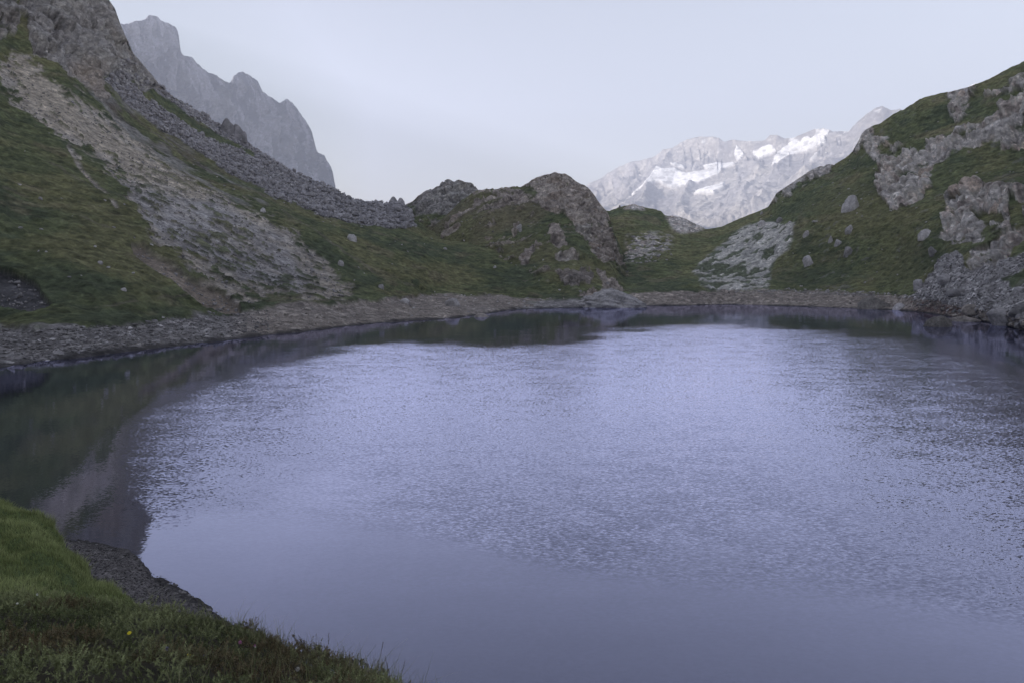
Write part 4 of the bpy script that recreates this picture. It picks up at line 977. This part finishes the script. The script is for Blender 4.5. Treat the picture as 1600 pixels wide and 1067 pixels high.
# right scree and shore
SR_ = RIGHT['S']
A = pick(RIGHT, (RIGHT['fan'] > .6), 170, 11)
scatter_things('scree_block', 'rock', 'angular grey block in the scree below the right crag', 'blocks in the right scree', M_GREY, A, rng.uniform(.6, 1.8, len(A)), .55, .45)
A = pick(RIGHT, (RIGHT['fan'] > .4), 4200, 12)
scatter_stuff('scree_rubble', 'small rubble of the right scree', M_GREY, A, rng.gamma(2.0, .12, len(A)) + .12, .55, .45, 45)
shr = (SR_ > 1.1) & (SR_ < 2.05)
A = pick(RIGHT, shr & inpx(RIGHT, 1420, 1600, 455, 530), 110, 13)
scatter_things('shore_stone', 'stone', 'brownish stone at the water below the right scree', 'stones on the right shore', M_WARM, A, rng.uniform(.4, 1.8, len(A)), .5, .3)
A = pick(RIGHT, shr & inpx(RIGHT, 1415, 1515, 470, 500), 60, 14)
scatter_things('shore_stone', 'stone', 'reddish stone on the right shore left of the flat pale slab', 'reddish stones on the right shore', M_RED, A, rng.uniform(.4, 1.2, len(A)), .5, .3)
A = pick(RIGHT, shr & inpx(RIGHT, 1015, 1430, 450, 490), 1300, 15)
scatter_stuff('beach_gravel', 'small stones of the beige far right beach', M_WARM, A, rng.gamma(1.6, .14, len(A)) + .1, .5, .3, 55)
A = pick(RIGHT, (SR_ > 1.85) & (SR_ < 2.06) & inpx(RIGHT, 1150, 1440, 440, 480), 120, 16)
scatter_things('beach_stone', 'stone', 'pale stone along the upper edge of the far right beach', 'pale stones edging the right beach', M_PALE, A, rng.uniform(.5, 1.7, len(A)), .5, .3)
A = pick(RIGHT, inpx(RIGHT, 985, 1050, 366, 412), 90, 17)
scatter_things('saddle_block', 'rock', 'pale block lying in the grassy saddle right of the knoll', 'pale blocks in the saddle', M_PALE, A, rng.uniform(.8, 3.0, len(A)), .4, .3)
A = pick(RIGHT, (SR_ > 2.1) & inpx(RIGHT, 1180, 1600, 160, 450) & (RIGHT['cl'] < .2), 80, 18)
scatter_things('slope_stone', 'stone', 'small pale stone in the grass of the right hillside', 'pale stones on the right grass', M_PALE, A, rng.uniform(.5, 1.5, len(A)), .5, .3)
A = pick(KN, inpx(KN, 690, 990, 300, 470), 90, 19)
scatter_things('knoll_stone', 'stone', 'small grey stone on the slopes of the central knoll', 'stones on the central knoll', M_GREY, A, rng.uniform(.5, 1.8, len(A)), .5, .3)
print('stones', time.time() - T0)

# ================================================================== NEAR BANK: shale, grass, juniper, flowers
BP, BS, bx, by = BANK['P'], BANK['S'], BANK['px'], BANK['py']
def bank_points(mask, n, seed):
    """random points on the bank cells where mask (per vertex) holds, even per square metre"""
    g = np.random.default_rng(seed)
    m = mask[:-1, :-1] & mask[1:, 1:]
    A_, B_, D_ = BP[:-1, :-1], BP[:-1, 1:], BP[1:, :-1]
    ar_ = np.linalg.norm(np.cross(B_ - A_, D_ - A_), axis=-1) * m
    p = ar_.ravel() / ar_.sum(); k = g.choice(p.size, n, p=p); i, j = np.unravel_index(k, ar_.shape)
    u, v = g.random((n, 1)), g.random((n, 1))
    return (BP[i, j] * (1 - u) * (1 - v) + BP[i, j + 1] * u * (1 - v) + BP[i + 1, j] * (1 - u) * v + BP[i + 1, j + 1] * u * v), BS[i, j], ar_.sum()
bkx, bky = to_px(BP); view = (BP[..., 1] > 1) & (bkx > -80) & (bkx < 700) & (bky < 1180)
beachm = (BS > 5.95) & (BS < 7.02) & (bkx > 60) & (bkx < 430) & (BP[..., 1] > 5)
A, _, area = bank_points(beachm, 260, 21); print('beach area', area)
scatter_things('shale_stone', 'stone', 'flat dark shale stone on the near gravel beach', 'flat shale stones on the near beach', M_SHALE2, A, rng.uniform(.07, .26, len(A)), .25, .12)
A, _, _ = bank_points(beachm, 7500, 22)
scatter_stuff('shale_gravel', 'dark shale gravel of the near beach', M_SHALE, A, rng.gamma(1.8, .016, len(A)) + .018, .35, .25, 65, 9)
edge_m = (BS > 6.9) & (BS < 7.15) & (bkx > 100) & (bkx < 430)
A, _, _ = bank_points(edge_m, 40, 23)
scatter_things('shale_stone', 'stone', 'small dark stone in the shallows along the near gravel beach', 'stones at the near waterline', M_SHALE, A, rng.uniform(.06, .20, len(A)), .5, .2)

def leaf_mat(name, rough=.7, trans=.25):
    m, t, b = new_mat(name)
    a_ = N(t, 'ShaderNodeAttribute', attribute_name='albedo')
    tr = N(t, 'ShaderNodeBsdfTranslucent'); mx = N(t, 'ShaderNodeMixShader'); mx.inputs[0].default_value = trans
    t.links.new(a_.outputs['Color'], b.inputs['Base Color']); t.links.new(a_.outputs['Color'], tr.inputs[0])
    b.inputs['Roughness'].default_value = rough
    t.links.new(b.outputs[0], mx.inputs[1]); t.links.new(tr.outputs[0], mx.inputs[2])
    t.links.new(mx.outputs[0], t.nodes['Material Output'].inputs['Surface'])
    return m
M_LEAF = leaf_mat('grass_blade', .7, .42); M_NEEDLE = leaf_mat('juniper_needle', .6, .12)
def blades(name, P_, H, W, colr, label, seed, lean=.35, tipmul=1.35, curve=.6, kind='stuff'):
    g = np.random.default_rng(seed); n = len(P_)
    a = g.uniform(0, 2 * np.pi, n); side = np.stack([np.cos(a), np.sin(a), np.zeros(n)], -1) * (W / 2)[:, None]
    b_ = g.uniform(0, 2 * np.pi, n); ln = np.abs(g.normal(0, lean, n)) + .08
    dirv = np.stack([np.cos(b_), np.sin(b_), np.zeros(n)], -1) * (H * ln)[:, None]
    up = np.zeros((n, 3)); up[:, 2] = H
    p0 = P_ - up * .05
    mid = P_ + up * .55 + dirv * .35; tip = P_ + up * (1 - .3 * ln[:, None] * curve) + dirv
    V = np.stack([p0 - side, p0 + side, mid - side * .75, mid + side * .75, tip], 1).reshape(-1, 3)
    base = (np.arange(n) * 5)[:, None]
    q = np.array([[0, 1, 3, 2]]) + base; t3 = np.array([[2, 3, 4]]) + base
    me = mesh_np(name, V, [q, t3])
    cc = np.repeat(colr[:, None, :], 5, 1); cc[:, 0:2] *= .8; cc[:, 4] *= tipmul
    set_col(me, 'albedo', np.clip(cc, .004, .9).reshape(-1, 3))
    o = link(name, me, M_LEAF); tag(o, label, None, None, kind); return o
# lush grass terrace
gm_ = (BS > 3.35) & (BS < 5.25) & (bkx < 260) & (bkx > -60) & (bky > 760) & (bky < 1010) & (BP[..., 1] > 8)
A, _S, area = bank_points(gm_, 52000, 31); print('grass area', area)
cl_ = fbm(A, .9, 3, .6, off=3); c2_ = fbm(A, .35, 2, off=9)
H = np.clip(.13 + .10 * cl_ + .04 * c2_, .04, .35) * rng.uniform(.6, 1.3, len(A))
base_c = mixc(C(.23, .27, .105) * np.ones(A.shape), C(.36, .40, .175), sstep(-.3, .5, cl_)); base_c = mixc(base_c, C(.12, .12, .05), (rng.random(len(A)) < .12).astype(float))
H = H * (1 + .8 * sstep(4.6, 5.0, _S)); base_c = base_c * rng.uniform(.7, 1.3, (len(A), 1))
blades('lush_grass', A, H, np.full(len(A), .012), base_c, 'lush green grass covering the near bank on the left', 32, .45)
# juniper mat
jm = (BS > .45) & (BS < 3.05) & view
A, SS, area = bank_points(jm, 15500, 41); print('juniper area', area)
lum = fbm(A, .55, 3, .6, off=13); small = fbm(A, .16, 2, off=19)
g = np.random.default_rng(5)
NN = 13; n = len(A)
zoff = np.clip(.09 + .15 * lum + .10 * small, 0.0, .34) * g.uniform(.6, 1.05, n)
ang = g.uniform(0, 6.28, n); lean = g.uniform(.2, 1.8, n)
ax = np.stack([np.cos(ang) * lean, np.sin(ang) * lean, np.ones(n)], -1); ax /= np.linalg.norm(ax, axis=1, keepdims=True)
Ls = g.uniform(.05, .095, n)
Vv = np.zeros((n, NN, 3, 3))
for k in range(NN):
    tt = (k + .5) / NN; az = k * 2.4 + g.uniform(0, 1, n)
    e1_ = np.cross(ax, np.array([.3, .2, .9])); e1_ /= np.linalg.norm(e1_, axis=1, keepdims=True) + 1e-6; e2_ = np.cross(ax, e1_)
    rad = e1_ * np.cos(az)[:, None] + e2_ * np.sin(az)[:, None]; tan = np.cross(ax, rad)
    c0_ = A + np.array([0, 0, 1]) * zoff[:, None] + ax * (Ls * tt)[:, None]
    ln_ = (.026 * (1 - .45 * tt)) * g.uniform(.7, 1.3, n)
    Vv[:, k, 0] = c0_ - tan * .0042; Vv[:, k, 1] = c0_ + tan * .0042; Vv[:, k, 2] = c0_ + rad * ln_[:, None] * .8 + ax * ln_[:, None] * .75
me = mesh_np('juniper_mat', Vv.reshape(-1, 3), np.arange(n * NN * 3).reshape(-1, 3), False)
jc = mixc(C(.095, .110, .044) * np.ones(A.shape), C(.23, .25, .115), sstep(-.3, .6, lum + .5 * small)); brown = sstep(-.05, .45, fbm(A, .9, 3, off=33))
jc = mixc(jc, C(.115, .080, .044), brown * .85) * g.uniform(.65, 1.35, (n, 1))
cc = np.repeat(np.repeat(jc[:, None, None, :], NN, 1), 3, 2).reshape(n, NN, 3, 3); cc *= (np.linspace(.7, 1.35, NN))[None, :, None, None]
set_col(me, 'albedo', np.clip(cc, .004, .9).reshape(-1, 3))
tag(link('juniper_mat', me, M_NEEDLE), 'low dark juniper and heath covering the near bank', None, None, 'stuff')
# grass among the juniper
A, SS, _ = bank_points((BS > .45) & (BS < 2.9) & view & (bkx > 120), 6500, 51)
keep = (fbm(A, .9, 3, off=61) + .3 * sstep(200, 330, to_px(A)[0])) > .28; A = A[keep]
H = rng.uniform(.12, .40, len(A))
cg = mixc(C(.16, .19, .08) * np.ones(A.shape), C(.36, .32, .19), rng.random(len(A)) ** 2)
blades('meadow_grass', A, H, np.full(len(A), .0045), cg * rng.uniform(.7, 1.3, (len(A), 1)), 'thin pale grass growing through the juniper', 52, .45)
print('plants', time.time() - T0)
# --- single flowers and stalks
def simple_mat(name, c, rough=.6):
    m, t, b = new_mat(name); b.inputs['Base Color'].default_value = c + (1,); b.inputs['Roughness'].default_value = rough
    n_ = N(t, 'ShaderNodeTexNoise', i_Scale=60.0); tc = N(t, 'ShaderNodeTexCoord'); t.links.new(tc.outputs['Object'], n_.inputs['Vector'])
    rgb = N(t, 'ShaderNodeRGB'); rgb.outputs[0].default_value = c + (1,)
    t.links.new(mixmul(t, rgb.outputs[0], ramp(t, n_.outputs[0], [(.3, .75), (.7, 1.2)])), b.inputs['Base Color']); return m
M_STEM = simple_mat('stem', (.10, .12, .045)); M_STRAW = simple_mat('straw', (.24, .20, .12))
M_YEL = simple_mat('yellow_petal', (.75, .62, .03)); M_WHT = simple_mat('white_petal', (.75, .74, .70)); M_PNK = simple_mat('pink_petal', (.50, .20, .36))
M_FLUFF = simple_mat('seed_fluff', (.42, .40, .36)); M_PUR = simple_mat('purple_petal', (.20, .16, .42)); M_DRK = simple_mat('dry_seed_head', (.10, .075, .055))
bkv = BP[(BS > .3) & (BS < 5.3) & (BP[..., 1] > 2)]
def over_bank(px_, py_, h):
    best = None
    for r in np.arange(4.4, 24, .1):
        q = at(px_, py_, r); i = np.argmin((bkv[:, 0] - q[0]) ** 2 + (bkv[:, 1] - q[1]) ** 2); z = bkv[i, 2]
        if q[2] - z <= h: return q, z
        best = (q, z)
    return best
def tube(pts, rad, seg=5):
    pts = np.array(pts, float); n_ = len(pts); V = []
    for i, p in enumerate(pts):
        rr_ = rad[i] if hasattr(rad, '__len__') else rad
        for k in range(seg): a = 2 * math.pi * k / seg; V.append(p + np.array([math.cos(a) * rr_, math.sin(a) * rr_, 0]))
    Fc = [[i * seg + k, i * seg + (k + 1) % seg, (i + 1) * seg + (k + 1) % seg, (i + 1) * seg + k] for i in range(n_ - 1) for k in range(seg)]
    return np.array(V), np.array(Fc)
def flower(name, cat, label, px_, py_, h, size, mp_, mc_, petals=13, droop=.1, group=None, kindf='daisy'):
    q, z = over_bank(px_, py_, h); hh = q[2] - z
    root = bpy.data.objects.new(name, None); COL.objects.link(root); root.location = (q[0], q[1], z); tag(root, label, cat, group)
    bend = random.uniform(-.04, .04)
    V, Fc = tube([(-bend, 0, -.05), (-bend * .8, 0, hh * .4), (-bend * .3, 0, hh * .75), (0, 0, hh)], [.003, .0026, .0022, .002]); link('stem', mesh_np('stem', V, Fc), M_STEM, root)
    if kindf == 'daisy':
        V = []; Fc = []
        for k in range(petals):
            a = 2 * math.pi * k / petals; w = math.pi / petals * .95
            c_, s__ = math.cos(a), math.sin(a); b0 = len(V)
            for rr_, ww, zz in ((.15, .35, 0), (.7, 1.0, .06), (1.0, .5, -droop)):
                for sg in (-1, 1):
                    V.append(((c_ * rr_ - s__ * sg * w * ww * rr_) * size, (s__ * rr_ + c_ * sg * w * ww * rr_) * size, zz * size + hh))
            Fc += [[b0, b0 + 1, b0 + 3, b0 + 2], [b0 + 2, b0 + 3, b0 + 5, b0 + 4]]
        V = np.array(V); V[:, 1], V[:, 2] = V[:, 1] * .8, V[:, 2] - V[:, 1] * -.5
        link('petals', mesh_np('petals', V, np.array(Fc)), mp_, root)
        Vi, Fi = ico(1); link('flower_centre', mesh_np('flower_centre', Vi * size * .28 + np.array([0, 0, hh]), Fi), mc_, root)
    else:                                           # tuft: round head of many florets
        n_ = 90; g_ = np.random.default_rng(int(px_)); d_ = g_.normal(size=(n_, 3)); d_ /= np.linalg.norm(d_, axis=1, keepdims=True)
        t_ = np.cross(d_, [0.1, .2, 1.0]); t_ /= np.linalg.norm(t_, axis=1, keepdims=True)
        c_ = np.array([0, 0, hh]); V = np.stack([c_ + d_ * size * .2 - t_ * size * .05, c_ + d_ * size * .2 + t_ * size * .05, c_ + d_ * size + t_ * size * .13, c_ + d_ * size - t_ * size * .13], 1).reshape(-1, 3)
        link('flower_head', mesh_np('flower_head', V, np.arange(n_ * 4).reshape(-1, 4), False), mp_, root)
flower('yellow_flower', 'flower', 'yellow flower above the juniper below the tip of the grass terrace', 202, 988, .22, .016, M_YEL, M_YEL)
flower('yellow_flower', 'flower', 'yellow flower among thin grass, nearer the bottom edge', 295, 1022, .20, .013, M_YEL, M_YEL)
flower('pink_flower', 'flower', 'round pink flower head in the juniper near the crest', 375, 1003, .16, .016, M_PNK, M_PNK, kindf='tuft')
flower('pink_flower', 'flower', 'small pale pink flower right of the round pink head', 398, 1008, .16, .010, M_PNK, M_WHT, kindf='tuft')
flower('purple_flower', 'flower', 'purple flower left of the lower yellow flower', 260, 1013, .18, .016, M_PUR, M_PUR, kindf='tuft')
flower('purple_flower', 'flower', 'purple flower right of the lower yellow flower', 320, 1025, .18, .015, M_PUR, M_PUR, kindf='tuft')
flower('white_flower', 'flower', 'tiny white flower at the edge of the grass, left of its pair', 27, 942, .18, .010, M_WHT, M_YEL)
flower('white_flower', 'flower', 'tiny white flower at the edge of the grass, right of its pair', 38, 944, .16, .008, M_WHT, M_YEL)
flower('white_flower', 'flower', 'small white flower on the crest of the juniper above the lake', 399, 1010, .12, .008, M_WHT, M_YEL)
flower('dandelion_clock', 'flower', 'fluffy round seed head near the bottom edge of the picture', 465, 1045, .16, .017, M_FLUFF, M_FLUFF, kindf='tuft')
flower('bud_stalk', 'flower', 'tall pale bud on a thin stalk at the edge of the grass', 58, 928, .40, .009, M_WHT, M_WHT, kindf='tuft')
def stalk(label, tip, base, hlen, m=M_STRAW, r=5.6, kind_='spike'):
    a = at(tip[0], tip[1], r); b = at(base[0], base[1], r); down = (a - b); L = np.linalg.norm(down)
    b = b - down / L * .25                                       # root in the bank below the frame
    i = np.argmin((bkv[:, 0] - b[0]) ** 2 + (bkv[:, 1] - b[1]) ** 2); b[2] = min(b[2], bkv[i, 2])
    root = bpy.data.objects.new('grass_stalk', None); COL.objects.link(root); root.location = b; tag(root, label, 'grass')
    e = a - b; md = e * .55 + np.array([e[0] * -.12, 0, .02])
    V, Fc = tube([(0, 0, -.03), md * .5 + np.array([-.004, 0, 0]), md, e * .8, e], [.0022, .002, .0017, .0013, .0008], 4); link('stem', mesh_np('stem', V, Fc), m, root)
    n_ = 34; g_ = np.random.default_rng(int(tip[0])); V = []
    for k in range(n_):
        t_ = k / n_; c_ = e * (1 - hlen * t_); d_ = g_.normal(size=3); d_[2] = abs(d_[2]) + .6; d_ /= np.linalg.norm(d_)
        sd2 = np.cross(d_, e); sd2 /= np.linalg.norm(sd2) + 1e-9; ll = (.010 if kind_ == 'spike' else .020) * g_.uniform(.7, 1.3)
        V += [c_ - sd2 * .0022, c_ + sd2 * .0022, c_ + d_ * ll]
    link('seed_head', mesh_np('seed_head', np.array(V), np.arange(n_ * 3).reshape(-1, 3), False), M_DRK, root)
stalk('leaning grass stalk with seed head rising highest over the water', (599, 1002), (585, 1067), .16)
stalk('low leaning grass stalk beside the tallest one at the end of the juniper', (587, 1030), (568, 1067), .25)
stalk('rightmost grass stalk with dark spike against the lake', (633, 1031), (624, 1067), .22)
stalk('dark branching weed between the two grass stalks at the bottom edge', (602, 1027), (612, 1067), .5, M_DRK, kind_='weed')
stalk('faint upright grass stalk left of the others against the lake', (494, 990), (494, 1045), .3, r=6.4)
#---END---
print('total', time.time() - T0)
